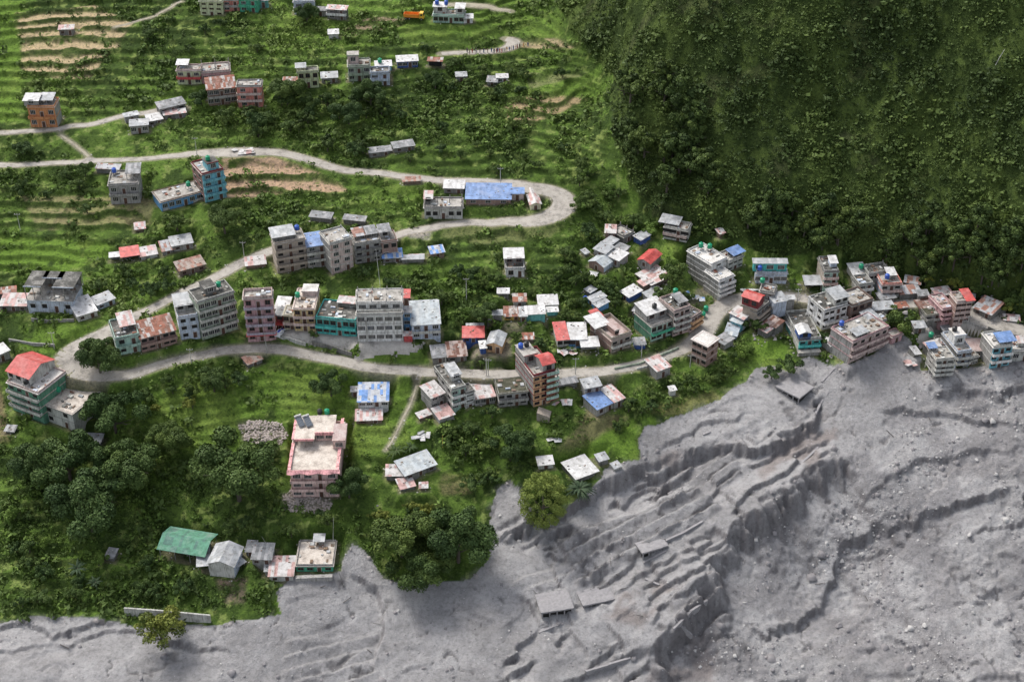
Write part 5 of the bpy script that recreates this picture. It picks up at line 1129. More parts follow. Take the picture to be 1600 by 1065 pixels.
tree_kind('grass', 2.6, 3, .1, 2000, .26, 'grass', 12, 10); tree_kind('yelbig', 5, 6, 2, 3600, .3, 'yel', 26, 12)
rng = np.random.default_rng(44); lo = []
for i in range(60):
    a = i * 2.4; zz = 1 - 2 * (i + .5) / 60; rr = math.sqrt(1 - zz * zz); lo.append((math.cos(a) * rr * 4.6, math.sin(a) * rr * 4.6, 7 + zz * 6.2, 1.05))
v, tone = leafcloud(12000, lo, .2, rng); TREES['round'] = (cloudmesh('crown', v, tone, LM['olive']), trunkmesh(rng, 8, 4, .4), 5.4)
TONE = dict(dark='dark', dark2='dense dark', hill='dense dark', mid='leafy', mid2='leafy', grass='light green', yel='yellowish', yelbig='yellowish', bigdark='broad dark', bigdark2='broad dark', bigmid='broad leafy')
USED = {}; SHORT = {}
for l_, *_r in HB:
    s_ = re.split(r' (?:beside|above|below|under|next|between|behind|in front|at the|near|where|cut|joined|to the|along|of the road|touching|inside|over|before|by the) ', l_)[0]; SHORT.setdefault(s_, []).append(l_)
def landmark(X, Y):
    best = sorted((math.hypot(h[1][0] - X, h[1][1] + h[4] / 2 - Y), k) for k, h in enumerate(HB))[0]; h = HB[best[1]]
    s_ = [k for k, v_ in SHORT.items() if h[0] in v_][0]; l_ = s_ if len(SHORT[s_]) == 1 and len(s_.split()) > 2 else h[0]
    dx, dy = X - h[1][0], Y - h[1][1] - h[4] / 2; rel = ('uphill of' if dy > 0 else 'downhill of') if abs(dy) > abs(dx) else ('on the right of' if dx > 0 else 'on the left of')
    return l_, rel, best[0]
def autolabel(key, X, Y, s, grp_lab):
    l_, rel, dist = landmark(X, Y)
    for adj in (TONE[key], ('large ' if s > 1 else 'small ') + TONE[key], ('tall ' if s > 1 else 'low ') + TONE[key]):
        for noun in ('tree', 'bushy tree'):
            for far in (('', 'further ') if dist < 25 else ('further ', 'far ')):
                L = (adj + ' ' + noun + ' ' + (far + rel if rel.startswith(('up', 'down')) else (far + rel)) + ' the ' + l_).replace('far uphill', 'far uphill').replace('further on', 'further out on').replace('far on', 'far out on')
                if len(L.split()) <= 16 and L not in USED: USED[L] = 1; return L
    return grp_lab
def tree(key, px_, py_, rpx, label, group, hs_=1.0, foot=None, auto=False):
    """crown centre and half-width in the photograph"""
    me, tr, R = TREES[key]
    X, Y, Z = hit(px_, py_ + rpx * .55) if foot is None else hit(*foot)
    s = rpx / (F / math.sqrt(X * X + Y * Y + (CH - Z) ** 2)) / R
    e = empty('tree', (X, Y, Z), RNG.uniform(0, 6.28)); e.scale = (s, s, s * hs_)
    if auto : label = autolabel(key, X, Y, s, label)
    tag(e, label, 'tree', group)
    inst(me, 'crown', e); inst(tr, 'trunk', e); return e
BIG = [('bigdark',157,565,33,'round dense dark tree in the inside of the road bend'),('bigdark2',182,652,44,'very dark tree in front of the wide bare flat roof'),('bigmid',375,745,66,'largest spreading tree between the hotel and the green hall'),('bigdark',145,800,58,'broad black-green tree in the lower wood, nearest the hut'),('bigdark2',110,722,50,'broad tree at the upper side of the lower wood'),('bigmid',215,735,48,'paler broad tree in the lower wood'),('bigmid',270,690,34,'feathery tree at the end of the lower wood towards the meadow'),('bigdark',60,735,38,'dark tree at the open side of the lower wood'),('dark',418,705,17,'small round dark tree beside the heap of stones'),('bigdark2',518,605,26,'round dark tree above the hotel'),('bigdark',546,762,28,'dark tree covering the corner of the hotel'),('bigmid',352,348,30,'large tree below the blue and turquoise houses'),('mid',278,352,19,'bushy tree above the bluish tin shed'),
 ('bigmid',628,842,50,'huge dark tree at the mud edge, one with yellowish tips'),('bigdark',716,850,52,'huge dark tree at the mud edge, reaching furthest over the mud'),('bigdark2',665,885,46,'huge dark tree at the mud edge, lowest of the three'),('round',848,800,38,'olive green egg-shaped tree standing in the mud'),('dark',315,155,17,'dark tree between the road sheds and the rusty roof'),('bigdark2',806,690,32,'dark tree on the slope below the tower'),('mid',490,524,8,'small clipped tree in the concrete yard'),('bigmid',335,598,26,'pale leafy tree at the edge of the meadow'),('mid',690,468,17,'tree behind the patched tin roofed house'),('dark',716,425,13,'dark tree beside the slope pole'),('dark',740,427,13,'second dark tree beside the slope pole'),('bigmid',755,495,22,'tree above the blue-walled hut'),('bigdark',600,470,0.1,''),('yelbig',255,990,36,'leaning yellow-green tree growing out of the mud'),('dark',1180,510,16,'dark tree below the heap of blue sheets'),('dark',1232,572,18,'dark bush tree at the mud beside the turquoise house'),('dark',1205,585,14,'dark bush tree at the corner of the little pond lawn'),('dark',1283,530,15,'tree between the turquoise house and the leaning block'),('mid',1395,505,24,'leafy tree beside the moss rimmed house'),('mid',1050,430,22,'tree behind the ribbed white roof'),('mid',1040,460,18,'tree uphill of the green complex'),('dark',570,425,12,'dark tree on the slope under the battered house'),('mid',540,405,14,'tree at the foot of the brick four-storey house'),('dark',612,445,14,'tree behind the apartment house'),('bigdark',580,155,24,'dark tree below the light blue house'),('bigmid',450,150,30,'overgrown tree beside the salmon house'),('bigdark2',545,180,26,'tree in the dark thicket under the sage green house'),('bigdark',480,28,17,'tree in front of the white blue-windowed house'),('bigdark',680,130,16,'dark tree beyond the blue walled hut'),('mid',455,690,0.1,'')]
for k, a, b, r, l in BIG:
    if r > 1: tree(k, a, b, r, l, 'large trees in and around the village')
SCAT = [
 ([(300,185),(420,140),(620,150),(640,210),(560,260),(420,230),(330,225)], 26, ['dark','mid','dark2'], (9,17), 'bushy tree in the thicket below the upper row of houses', 'thicket below the upper row'),
 ([(120,420),(300,400),(300,450),(170,480),(140,450)], 10, ['mid','dark','grass'], (8,14), 'bushy tree above the mint green house', 'trees above the mint green house'),
 ([(930,340),(1080,430),(1080,480),(900,480),(860,420)], 22, ['mid','grass','dark','mid2'], (8,15), 'leafy tree among the hamlet under the mountain', 'trees round the hamlet'),
 ([(900,240),(1010,340),(1100,380),(960,345),(900,330)], 18, ['grass','mid','mid2'], (10,17), 'light green tree on the slope beyond the hairpin', 'trees beyond the hairpin'),
 ([(10,790),(120,840),(330,870),(350,930),(200,945),(20,950)], 20, ['mid','grass','dark'], (9,16), 'low leafy tree in the scrub above the white retaining wall', 'scrub trees above the retaining wall'),
 ([(650,650),(860,640),(840,720),(740,760),(700,700)], 22, ['dark','mid','mid2'], (9,17), 'bushy tree on the bank below the mossy roofed house', 'trees on the bank below the tower'),
 ([(820,420),(930,470),(830,560),(700,500),(740,440)], 20, ['mid','dark','mid2','grass'], (7,12), 'small tree in the scrub around the yellow-walled shed', 'trees around the tin sheds'),
 ([(1060,590),(1170,520),(1180,560),(1100,610)], 10, ['mid','grass'], (8,13), 'small tree on the bank beside the brick house', 'trees on the bank beside the brick house'),
 ([(200,600),(420,560),(330,630),(240,640)], 9, ['dark','mid','yel'], (9,15), 'bushy tree along the lower side of the main road', 'trees under the main road'),
 ([(500,250),(760,180),(900,230),(840,270),(560,280)], 18, ['mid','dark','mid2'], (6,11), 'small tree on the slope above the hairpin road', 'trees above the hairpin road'),
 ([(940,640),(1080,590),(1090,620),(960,670),(880,640)], 12, ['mid','mid2','dark'], (7,12), 'bushy tree beside the blue roofed house', 'trees beside the blue roofed house'),
 ([(540,800),(620,790),(740,800),(760,840),(600,830)], 7, ['yel','mid','dark'], (12,20), 'yellowish tree behind the two huge dark trees', 'trees behind the huge dark trees'),
 ([(400,860),(540,800),(420,800),(300,790)], 7, ['dark','mid'], (9,15), 'bushy tree uphill of the mint farmhouse', 'trees uphill of the farmhouse'),
 ([(960,120),(1060,110),(1130,300),(1050,300),(980,220)], 34, ['hill','dark2','hill'], (15,27), 'tall dark forest tree where the terraces meet the mountain', 'forest trees beside the terraces'),
 ([(1130,310),(1300,330),(1600,350),(1600,440),(1450,425),(1330,395),(1200,385)], 66, ['hill','dark2','hill'], (15,26), 'tall dark forest tree at the foot of the mountain above the village', 'forest trees at the foot of the mountain'),
 ([(1420,430),(1600,470),(1600,505),(1500,470)], 16, ['mid','hill','yel'], (9,16), 'bush tree along the road under the mountain', 'bush trees under the mountain'),
 ([(0,40),(430,30),(420,90),(200,110),(0,0)], 8, ['mid','dark'], (7,12), 'tree among the highest terraces', 'trees among the highest terraces'),
 ([(150,240),(20,230),(0,300),(140,330)], 9, ['dark','mid'], (8,14), 'bush tree below the upper roads', 'trees below the upper roads'),
 ([(640,60),(780,110),(900,110),(830,180),(640,130)], 16, ['dark','mid','mid2'], (7,12), 'tree in the scrub below the far road', 'trees below the far road'),
]
PADB = lambda X, Y: float(PADM[np.searchsorted(ay, Y), np.searchsorted(ax, X)]) + float(ROADM[np.searchsorted(ay, Y), np.searchsorted(ax, X)])
rs = random.Random(5)
for poly, n, kinds, (r0, r1), lab, grp in SCAT:
    xs = [p[0] for p in poly]; ys = [p[1] for p in poly]; c = 0; tr_ = 0
    while c < n and tr_ < 900:
        tr_ += 1; a, b = rs.uniform(min(xs), max(xs)), rs.uniform(min(ys), max(ys))
        if not bool(inpoly(poly, np.array([a]), np.array([b]))[0]): continue
        r = rs.uniform(r0, r1); X, Y, Z = hit(a, b + r * .5)
        if PADB(X, Y) > .1 or PADB(X, Y - 2) > .2 or PADB(X, Y + 3) > .3 or MUD[np.searchsorted(ay, Y), np.searchsorted(ax, X)]: continue
        tree(rs.choice(kinds), a, b, r, lab, grp, rs.uniform(.85, 1.2), auto=True); c += 1
# palms and banana-like plants
def frond_plant(px_, py_, R, n, label, mat='blue', droop=.5, h=1.2):
    X, Y, Z = hit(px_, py_); e = empty('palm_plant', (X, Y, Z)); tag(e, label, 'palm', 'palm-like plants'); m = MB(); mt = LM[mat]
    for i in range(n):
        a = 6.2832 * i / n + rs.uniform(-.15, .15); L = R * rs.uniform(.75, 1.1); el = rs.uniform(.25, 1.1); p = []
        for k in range(5):
            t = k / 4; rr = L * t * math.cos(el * (1 - t * .4)); p.append((rr, h + L * t * math.sin(el) - droop * L * t * t))
        for (r0, z0), (r1, z1), w0, w1 in zip(p[:-1], p[1:], (.12, .3, .34, .22), (.3, .34, .22, .04)):
            c, s = math.cos(a), math.sin(a)
            m.poly([(c * r0 - s * w0, s * r0 + c * w0, z0 - .08), (c * r0, s * r0, z0 + .05), (c * r1, s * r1, z1 + .05), (c * r1 - s * w1, s * r1 + c * w1, z1 - .08)], mt)
            m.poly([(c * r0, s * r0, z0 + .05), (c * r0 + s * w0, s * r0 - c * w0, z0 - .08), (c * r1 + s * w1, s * r1 - c * w1, z1 - .08), (c * r1, s * r1, z1 + .05)], mt)
    m.build('fronds', e); m = MB(); m.tube([(0, 0, -.5), (0, 0, h + .2)], .18, BARK, 6); m.build('stem', e)
frond_plant(906,772,4.6,46,'wide fan of long fronds beside the egg-shaped tree', 'blue', .6, 1.8)
frond_plant(620,710,3.6,12,'banana plant beside the meadow footpath','mid',.7); frond_plant(642,706,3.0,11,'smaller banana plant next to the first by the footpath','mid',.7)
frond_plant(122,893,3.4,14,'spiky pale plant in the scrub of the lower wood','blue',.5); frond_plant(150,915,2.6,12,'smaller spiky plant nearer the mud','blue',.5)
frond_plant(1160,800,0.01,3,'') if False else None
# ---- ground cover and mountain scrub: beyond counting
def scrub(name, label, pts, sizes, leaves, mats_, zoff=.15, squash=.7, kinds=5, seed=9, lsz=.36, glob=None):
    rng = np.random.default_rng(seed); Vs = []; Ts = []
    temps = [leafcloud(leaves, [(rng.uniform(-.3, .3), rng.uniform(-.3, .3), rng.uniform(.1, .4), .7) for _ in range(4)], lsz, rng, squash) for _ in range(kinds)]
    k = rng.integers(0, kinds, len(pts)); ang = rng.uniform(0, 6.28, len(pts)); tone0 = rng.uniform(-.25, .25, len(pts)) if glob is None else glob
    for j in range(kinds):
        s = k == j; v, t = temps[j]; P_ = pts[s]; ca = np.cos(ang[s])[:, None]; sa = np.sin(ang[s])[:, None]; S = sizes[s][:, None]
        x = (v[None, :, 0] * ca - v[None, :, 1] * sa) * S + P_[:, 0:1]; y = (v[None, :, 0] * sa + v[None, :, 1] * ca) * S + P_[:, 1:2]; z = v[None, :, 2] * S * 1.0 + P_[:, 2:3] - zoff * S
        Vs.append(np.stack([x, y, z], -1).reshape(-1, 3)); Ts.append(np.clip(t[None, :] * .7 + .15 + tone0[s][:, None], 0, 1).reshape(-1))
    V_ = np.concatenate(Vs); T_ = np.concatenate(Ts); n = len(T_)
    o = quickmesh(name, V_, np.arange(4 * n).reshape(n, 4), [LM[mats_]], 4, np.repeat(np.repeat(T_[:, None], 3, 1), 4, 0), smooth=False, kind='stuff', label=label); return o
inside = (PX > -60) & (PX < 1660) & (PY > -40) & (PY < 1110)
def sample(mask, dens, seed):
    """random points on the sheet: dens = points per grid cell (array)"""
    rng = np.random.default_rng(seed); m = (rng.uniform(0, 1, GX.shape) < dens) & mask; j, i = np.nonzero(m)
    x = ax[i] + rng.uniform(-.3, .3, len(i)); y = ay[j] + rng.uniform(-.3, .3, len(i)); return np.stack([x, y, hgt(x, y)], -1), j, i
free = (PADM < .25) & (ROADM < .25) & ~PAVE & inside
green = free & ~MUD & ~HILL & (soft(MUD, 2) < .3)
beige = np.zeros(GX.shape)
THK = np.zeros(GX.shape)
for p_ in ([(200,100),(420,70),(420,100),(300,130),(190,180),(170,150)], [(220,190),(300,150),(420,140),(560,150),(680,110),(820,120),(880,180),(760,230),(560,215),(400,235),(240,235)], [(0,262),(120,258),(100,300),(0,330)], [(350,310),(430,320),(540,300),(640,310),(620,360),(420,370),(330,400),(300,360)], [(170,410),(330,400),(320,440),(200,480),(120,480)], [(430,420),(560,400),(760,440),(760,520),(690,500),(620,440),(440,450)], [(760,410),(960,440),(1060,480),(1040,520),(940,500),(880,500),(760,500)], [(640,650),(860,640),(960,650),(880,720),(760,760),(690,720)], [(0,780),(200,850),(440,900),(430,950),(200,950),(0,960)], [(890,300),(1000,350),(960,400),(900,380)], [(0,700),(250,650),(420,780),(400,840),(100,860)], [(1050,580),(1160,520),(1180,570),(1090,620),(960,680),(940,650)], [(1380,480),(1430,475),(1425,520),(1380,540)], [(400,0),(640,30),(520,110),(400,80)]): THK = np.maximum(THK, soft(inpoly(p_, PX + wob * 30, PY + wob * 16), 5))
for p, c, a in BE: beige = np.maximum(beige, inpoly(p) * a)
clump = ss(.42, .6, fbm(GX / 9, GY / 9, 3, 401))
dens = (.014 + .1 * clump) * (1 - .9 * bright) * (1 - .85 * beige) + .09 * RISER * (1 - .3 * bright) * (.35 + clump) + .17 * THK
P1, j, i = sample(green, dens * .62, 51); s1 = np.random.default_rng(3).gamma(3.2, .29, len(P1)).clip(.25, 2.2) * (.7 + .5 * clump[j, i]); hf = len(P1) // 2
sel = np.random.default_rng(8).uniform(0, 1, len(P1)); g = (n3[j, i] - .5) * 1.2
scrub('shrubs', 'dark green shrubs covering the terrace banks', P1[sel < .4], s1[sel < .4], 16, 'mid', seed=21, glob=g[sel < .4])
scrub('undergrowth', 'bright green undergrowth on the village slopes', P1[sel >= .4], s1[sel >= .4] * .9, 14, 'grass', seed=22, glob=g[sel >= .4])
P2, j, i = sample(green, .04 + .05 * bright + .015 * beige, 52); scrub('grass', 'tufts of long grass in the fields', P2, np.random.default_rng(4).uniform(.25, .55, len(P2)), 7, 'grass', seed=23)
hd = .17 + .22 * ss(.35, .6, fbm(GX / 6, GY / 6, 3, 402))
P3, j, i = sample(HILL & inside, hd, 53); s3 = np.random.default_rng(5).gamma(3.4, .25, len(P3)).clip(.35, 2.4) * (.75 + .6 * ss(.4, .65, fbm(P3[:, 0] / 11, P3[:, 1] / 11, 3, 403)))
g3 = (fbm(P3[:, 0] / 16, P3[:, 1] / 16, 3, 404) - .5) * 1.3 + np.where(PX[j, i] < 1130, .16, 0)
scrub('mountain_scrub', 'dense dark scrub covering the mountainside', P3, s3, 15, 'hill', seed=24, glob=g3, lsz=.33)
print('scrub', len(P1), len(P2), len(P3))
# ================================================================ stones
STM = flatmat('stone_pale', (.42, .41, .4), .85); STD = flatmat('stone_grey', (.22, .21, .215), .85)
def rockmesh(seed, mat):
    rg = random.Random(seed); import bmesh; bm = bmesh.new(); bmesh.ops.create_icosphere(bm, subdivisions=2, radius=1)
    for v in bm.verts: v.co *= 1 + .75 * (float(vn(np.array([v.co.x * 1.3 + seed]), np.array([v.co.y * 1.3 + v.co.z]), seed)[0]) - .5) * 2; v.co.z *= .65
    me = bpy.data.meshes.new('boulder'); bm.to_mesh(me); bm.free(); me.materials.append(mat); return me
RK = [rockmesh(s, m) for s, m in ((1, STM), (2, STM), (3, STD), (4, STD))]
rb = random.Random(12)
BP = [(1530,895,9),(1576,966,8),(1545,968,6),(1445,978,9),(1440,952,6),(1310,978,10),(1335,810,7),(1417,833,5),(1520,958,6),(1545,945,5),(1590,1022,9),(1525,720,6),(1490,690,5),(1530,700,4),(1550,715,4),(1570,765,6),(1415,985,6),(1325,985,6),(1500,950,5),(1510,975,4),(1555,750,4),(1515,838,8),(1520,845,5),(1450,850,5),(1390,870,5),(1340,905,4),(1470,1055,6),(1130,1010,4),(1180,880,4),(785,915,3),(770,935,3),(740,960,3),(725,935,3),(590,790,3),(1365,575,3),(1420,580,3)]
for a, b, r in BP:
    X, Y, Z = hit(a, b); s = r / (F / math.hypot(math.hypot(X, Y), CH - Z)) / 2.2
    o = bpy.data.objects.new('boulder', RK[rb.randrange(4)]); C.objects.link(o); o.location = (X, Y, Z + s * .15); o.scale = (s * rb.uniform(.8, 1.3), s, s * rb.uniform(.8, 1.1)); o.rotation_euler = (0, 0, rb.uniform(0, 6))
    tag(o, 'grey boulder lying in the mud of the riverbed', 'boulder', 'boulders in the riverbed')
def stones(name, label, pts, sizes, mat, seed=1):
    rng = np.random.default_rng(seed); T = np.array([(-1,-1,0),(1,-1,0),(1,1,0),(-1,1,0),(-.7,-.7,.9),(.7,-.7,.8),(.7,.7,.9),(-.7,.7,.7)]); Fc = np.array([(4,5,6,7),(0,1,5,4),(1,2,6,5),(2,3,7,6),(3,0,4,7)])
    n = len(pts); a = rng.uniform(0, 6.28, n)[:, None]; S = sizes[:, None]; J = rng.uniform(.6, 1.3, (n, 8))
    x = T[None, :, 0] * J; y = T[None, :, 1] * J[:, ::-1]; V_ = np.stack([(x * np.cos(a) - y * np.sin(a)) * S + pts[:, :1], (x * np.sin(a) + y * np.cos(a)) * S + pts[:, 1:2], T[None, :, 2] * S * J + pts[:, 2:3] - S * .2], -1).reshape(-1, 3)
    f = (Fc[None] + 8 * np.arange(n)[:, None, None]).reshape(-1, 4)
    return quickmesh(name, V_, f, [mat], 4, smooth=False, kind='stuff', label=label)
pn = ss(.45, .65, fbm(GX / 14, GY / 14, 3, 501))
PA, j, i = sample(MUD & inside, (.004 + .06 * pn) * (.2 + riv), 61); stones('gravel', 'pale stones scattered over the riverbed', PA, np.random.default_rng(6).exponential(.1, len(PA)) + .06, STM, 2)
PB, j, i = sample(MUD & inside, (.004 + .035 * pn) * (.35 + riv), 62); stones('gravel', 'dark stones scattered over the riverbed', PB, np.random.default_rng(7).exponential(.16, len(PB)) + .08, STD, 3)
heap = inpoly([(372,665),(395,655),(440,660),(450,680),(440,695),(385,690)]) | inpoly([(440,775),(455,765),(520,785),(510,802),(455,800)])
PC, j, i = sample(heap, heap * .8, 63); stones('rubble', 'heaps of pale broken stone beside the hotel', PC, np.random.default_rng(9).uniform(.12, .42, len(PC)), flatmat('rubble_pale', (.38, .33, .3), .9), 4)
hz = ((ROADM > .25) | (PADM > .2)) & ~MUD & inside & (n1 > .45)
PD, j, i = sample(hz, .05, 64); stones('debris', 'loose stones and litter around the houses and roads', PD, np.random.default_rng(10).uniform(.08, .26, len(PD)), flatmat('litter_pale', (.45, .43, .4), .9), 5)
me_ = (np.abs(pdist(BANK[8:-3], PX, PY)[0]) < 16) & MUD & inside
PE, j, i = sample(MUD & inside, .012 * (slope > .55) * (n1 > .48), 65)
rubm = (soft(PADM > .3, 10) > .04) & (PX > 1170) & (PY > 440) & inside
PF, j, i = sample(rubm | (MUD & (soft(~MUD, 12) > .15) & inside & (n1 > .44)), .09, 66); stones('debris', 'broken masonry and boards strewn along the mud edge', PF, np.random.default_rng(12).exponential(.16, len(PF)).clip(0, .7) + .06, flatmat('broken_masonry', (.3, .28, .27), .9), 6)
# timber and planks stuck in the mud, one stuff mesh
m = MB(); WD = flatmat('timber_grey', (.12, .11, .105), .9); rr = random.Random(3)
for x, y, z in PE[::3]:
    L = rr.uniform(.4, 1.6); a = rr.uniform(0, 3.14); m.tube([(x - L * math.cos(a), y - L * math.sin(a), z), (x + L * math.cos(a), y + L * math.sin(a), z + rr.uniform(.1, .6))], rr.uniform(.05, .12), WD, 4)
o = m.build('driftwood'); tag(o, 'grey sticks and planks stuck in the broken mud', None, None, 'stuff')
# bare wall stumps of buried houses
def stump(pts, h, label, th=.6):
    h = h * .45
    m = MB(); q = [hit(*p) for p in pts]; o0 = Vector(q[0]); e = empty('ruined_wall', o0); tag(e, label, 'ruined wall', 'wall stumps of buried buildings')
    for a, b in zip(q[:-1], q[1:]):
        a = Vector(a) - o0; b = Vector(b) - o0; d = (b - a); d.z = 0; d.normalize(); n = Vector((-d.y, d.x, 0)) * th / 2
        m.hexa([tuple(a - n - Vector((0, 0, 1.5))), tuple(b - n - Vector((0, 0, 1.5))), tuple(b + n - Vector((0, 0, 1.5))), tuple(a + n - Vector((0, 0, 1.5)))], [tuple(a - n + Vector((0, 0, h))), tuple(b - n + Vector((0, 0, h * .7))), tuple(b + n + Vector((0, 0, h * .7))), tuple(a + n + Vector((0, 0, h)))], MUDW)
    m.build('wall', e)
MUDW = flatmat('mud_coated', (.28, .27, .275), .9)
stump([(1052,985),(1078,960),(1105,938)], 1.4, 'ruined wall line on the mud plateau near the sunken terraces'); stump([(1055,968),(1068,980),(1082,995)], 1.2, 'cross wall meeting the ruined wall on the mud plateau')
stump([(1040,845),(1070,832),(1098,815)], .9, 'low ruined wall edge beside the sunken field'); stump([(915,1050),(950,1040),(985,1028)], 1.3, 'ruined wall near the bottom edge of the picture'); stump([(842,988),(862,980),(880,975)], .8, 'short broken wall below the buried slab')
stump([(1278,700),(1262,715),(1250,725)], .8, 'broken edge wall beside the gully'); stump([(1005,880),(1022,872),(1040,862)], 1.0, 'broken pink-stained wall corner beneath the terraces'); stump([(1008,905),(1030,915)], 1.0, 'single wall fragment below the terraces')
stump([(1283,598),(1300,580),(1325,560)], .6, 'grey boundary wall running down from the leaning block'); stump([(1270,655),(1282,630),(1294,612)], .4, 'thin boundary wall beside the tilted slab')
stump([(1098,680),(1110,675)], .6, 'wall fragment half sunk in the upper mud')
def slab_house(c, w_, d_, rz, h, label):
    X, Y, Z = hit(*c); e = empty('buried_house', (X, Y, Z - .4), rz); tag(e, label, 'buried house', 'buried houses')
    m = MB(); m.box(-w_ / 2 + .6, w_ / 2 - .6, -d_ / 2 + .8, d_ / 2 - .5, -2, h, DARK); m.build('hollow', e)  # solid near-black block painted as the shade under the slab
    m = MB(); n = 9
    top = [[(-w_ / 2 + w_ * a / n, -d_ / 2 + d_ * b / n, h + .35 + .25 * float(vn(np.array([a * .7]), np.array([b * .7]), 5)[0]) + (.1 if 0 < a < n and 0 < b < n else 0)) for a in range(n + 1)] for b in range(n + 1)]
    for b in range(n):
        for a in range(n): m.poly([top[b][a], top[b][a + 1], top[b + 1][a + 1], top[b + 1][a]], MUDW)
    for a in range(n):
        for bb, fl_ in ((0, 0), (n, 1)):
            p, q_ = top[bb][a], top[bb][a + 1]; P4 = [(p[0], p[1], h), (q_[0], q_[1], h), q_, p]; m.poly(P4[::-1] if fl_ else P4, MUDW)
        for aa, fl_ in ((n, 0), (0, 1)):
            p, q_ = top[a][aa], top[a + 1][aa]; P4 = [(p[0], p[1], h), (q_[0], q_[1], h), q_, p]; m.poly(P4[::-1] if fl_ else P4, MUDW)
    m.poly([(-w_ / 2, -d_ / 2, h), (-w_ / 2, d_ / 2, h), (w_ / 2, d_ / 2, h), (w_ / 2, -d_ / 2, h)], MUDW)
    m.build('roof', e); m = MB()
    for a in range(5):
        for s in (-1, 1): m.box(-w_ / 2 + .5 + (w_ - 1) * a / 4 - .15, -w_ / 2 + .5 + (w_ - 1) * a / 4 + .15, s * (d_ / 2 - .4) - .15, s * (d_ / 2 - .4) + .15, -2, h - .01, MUDW)
    m.build('columns', e)
slab_house((866,945), 9, 7, .22, 1.2, 'mud covered flat roof of a buried house with a hollow beneath')
slab_house((1241,610), 8.5, 7.5, -.75, 1.2, 'grey concrete slab of a buried house near the turquoise house')
slab_house((1018,852), 8, 4.5, .42, .2, 'flat mud covered slab beneath the sunken terraces')
slab_house((930,930), 9, 6, .3, .05, 'broad mud covered slab with a torn green edge')
# ================================================================ walls
def wall(pts, h, label, matk='conc', th=.35, under=1.5):
    q = [hit(*p) for p in pts]; o0 = Vector(q[0]); o = None; m = MB()
    for a, b in zip(q[:-1], q[1:]):
        a = Vector(a) - o0; b = Vector(b) - o0; d = b - a; d.z = 0; d.normalize(); n = Vector((-d.y, d.x, 0)) * th / 2; U = Vector((0, 0, under)); T_ = Vector((0, 0, h))
        m.hexa([tuple(a - n - U), tuple(b - n - U), tuple(b + n - U), tuple(a + n - U)], [tuple(a - n + T_), tuple(b - n + T_), tuple(b + n + T_), tuple(a + n + T_)], wallmat(matk))
    o = m.build('retaining_wall'); o.location = o0; tag(o, label, 'wall', 'retaining and garden walls'); return o
wall([(196,960),(250,965),(330,972)], 2.6, 'long white streaked retaining wall above the mud', 'pale', .4, 2)
wall([(488,540),(520,547),(550,557)], 1.2, 'stone wall below the concrete yard of the turquoise row', 'dconc'); wall([(436,528),(460,536),(478,540)], 1.0, 'low wall below the yellow house yard', 'pale')
wall([(50,503),(75,505),(116,503)], 1.0, 'low stone wall before the unfinished house', 'conc'); wall([(15,535),(50,540),(86,543)], .9, 'second low wall across the garden lawn', 'conc')
wall([(960,578),(1000,570),(1060,545)], .7, 'roadside wall in front of the green complex', 'sage'); wall([(995,578),(1010,575),(1040,562)], .6, 'lower kerb wall of rubble along the road', 'pale')
wall([(462,905),(490,905),(520,904)], .8, 'long concrete step in front of the mint farmhouse', 'conc', 1.2); wall([(1500,505),(1540,520),(1600,532)], .8, 'parapet of the wide road above the mud edge', 'conc')
wall([(1540,528),(1570,540),(1610,548)], 2.0, 'dark retaining wall under the wide road', 'dconc'); wall([(840,648),(860,655)], 1.6, 'concrete base below the orange tower', 'tan', 3)
wall([(255,330),(290,320),(318,312)], .7, 'white garden step in front of the long blue house', 'pale')
# ================================================================ poles
def pole(px_, py_, hpx, label, lean=0, arm=True, mat=None, r=.13):
    X, Y, Z = hit(px_, py_); s = F / math.sqrt(X * X + Y * Y + (CH - Z) ** 2) * .82; h = hpx / s
    e = empty('utility_pole', (X, Y, Z)); tag(e, label, 'pole', 'poles beside the roads and houses'); m = MB(); m.tube([(0, 0, -1), (lean * h * .5, 0, h * .5), (lean * h, 0, h)], [r, r * .85, r * .6], mat or wallmat('pale'), 6); m.build('post', e)
    if arm:
        m = MB(); m.box(lean * h - .9, lean * h + .9, -.06, .06, h - .5, h - .38, STEEL)
        for q_ in (-.8, 0, .8): m.cyl(lean * h + q_, 0, h - .37, h - .12, .07, wallmat('white'), 6)
        m.build('crossarm', e)
    return Vector((X + lean * h, Y, Z + h - .15))
PL = [(85,545,25,'pole on the lawn before the red gabled building'),(308,244,26,'pole beside the turquoise tower on the upper road'),(782,288,24,'pole at the upper road above the school'),(417,551,30,'pole below the pink tower'),(760,588,28,'first of two poles at the road by the rubble yard'),(763,587,26,'second of two poles at the road by the rubble yard'),(697,585,30,'pole rising in front of the dark stepped roof'),(899,585,26,'pole by the road beside the tower'),(729,470,34,'white pole standing in the scrub on the slope'),(1002,560,22,'pole at the wall of the green complex'),(574,535,34,'pole at the corner of the white apartment house'),(300,572,26,'pole in front of the rusty roofed row'),(1078,575,20,'pole between the road and the white roofed brick house'),(32,360,24,'pole in the field above the unfinished house'),(382,405,26,'pole by the road before the brown house'),(1245,475,22,'thin pole beside the pale road to the brick and mint house'),(1508,525,26,'pole on the wide road at the mud edge')]
tops = [pole(a, b, h, l) for a, b, h, l in PL]
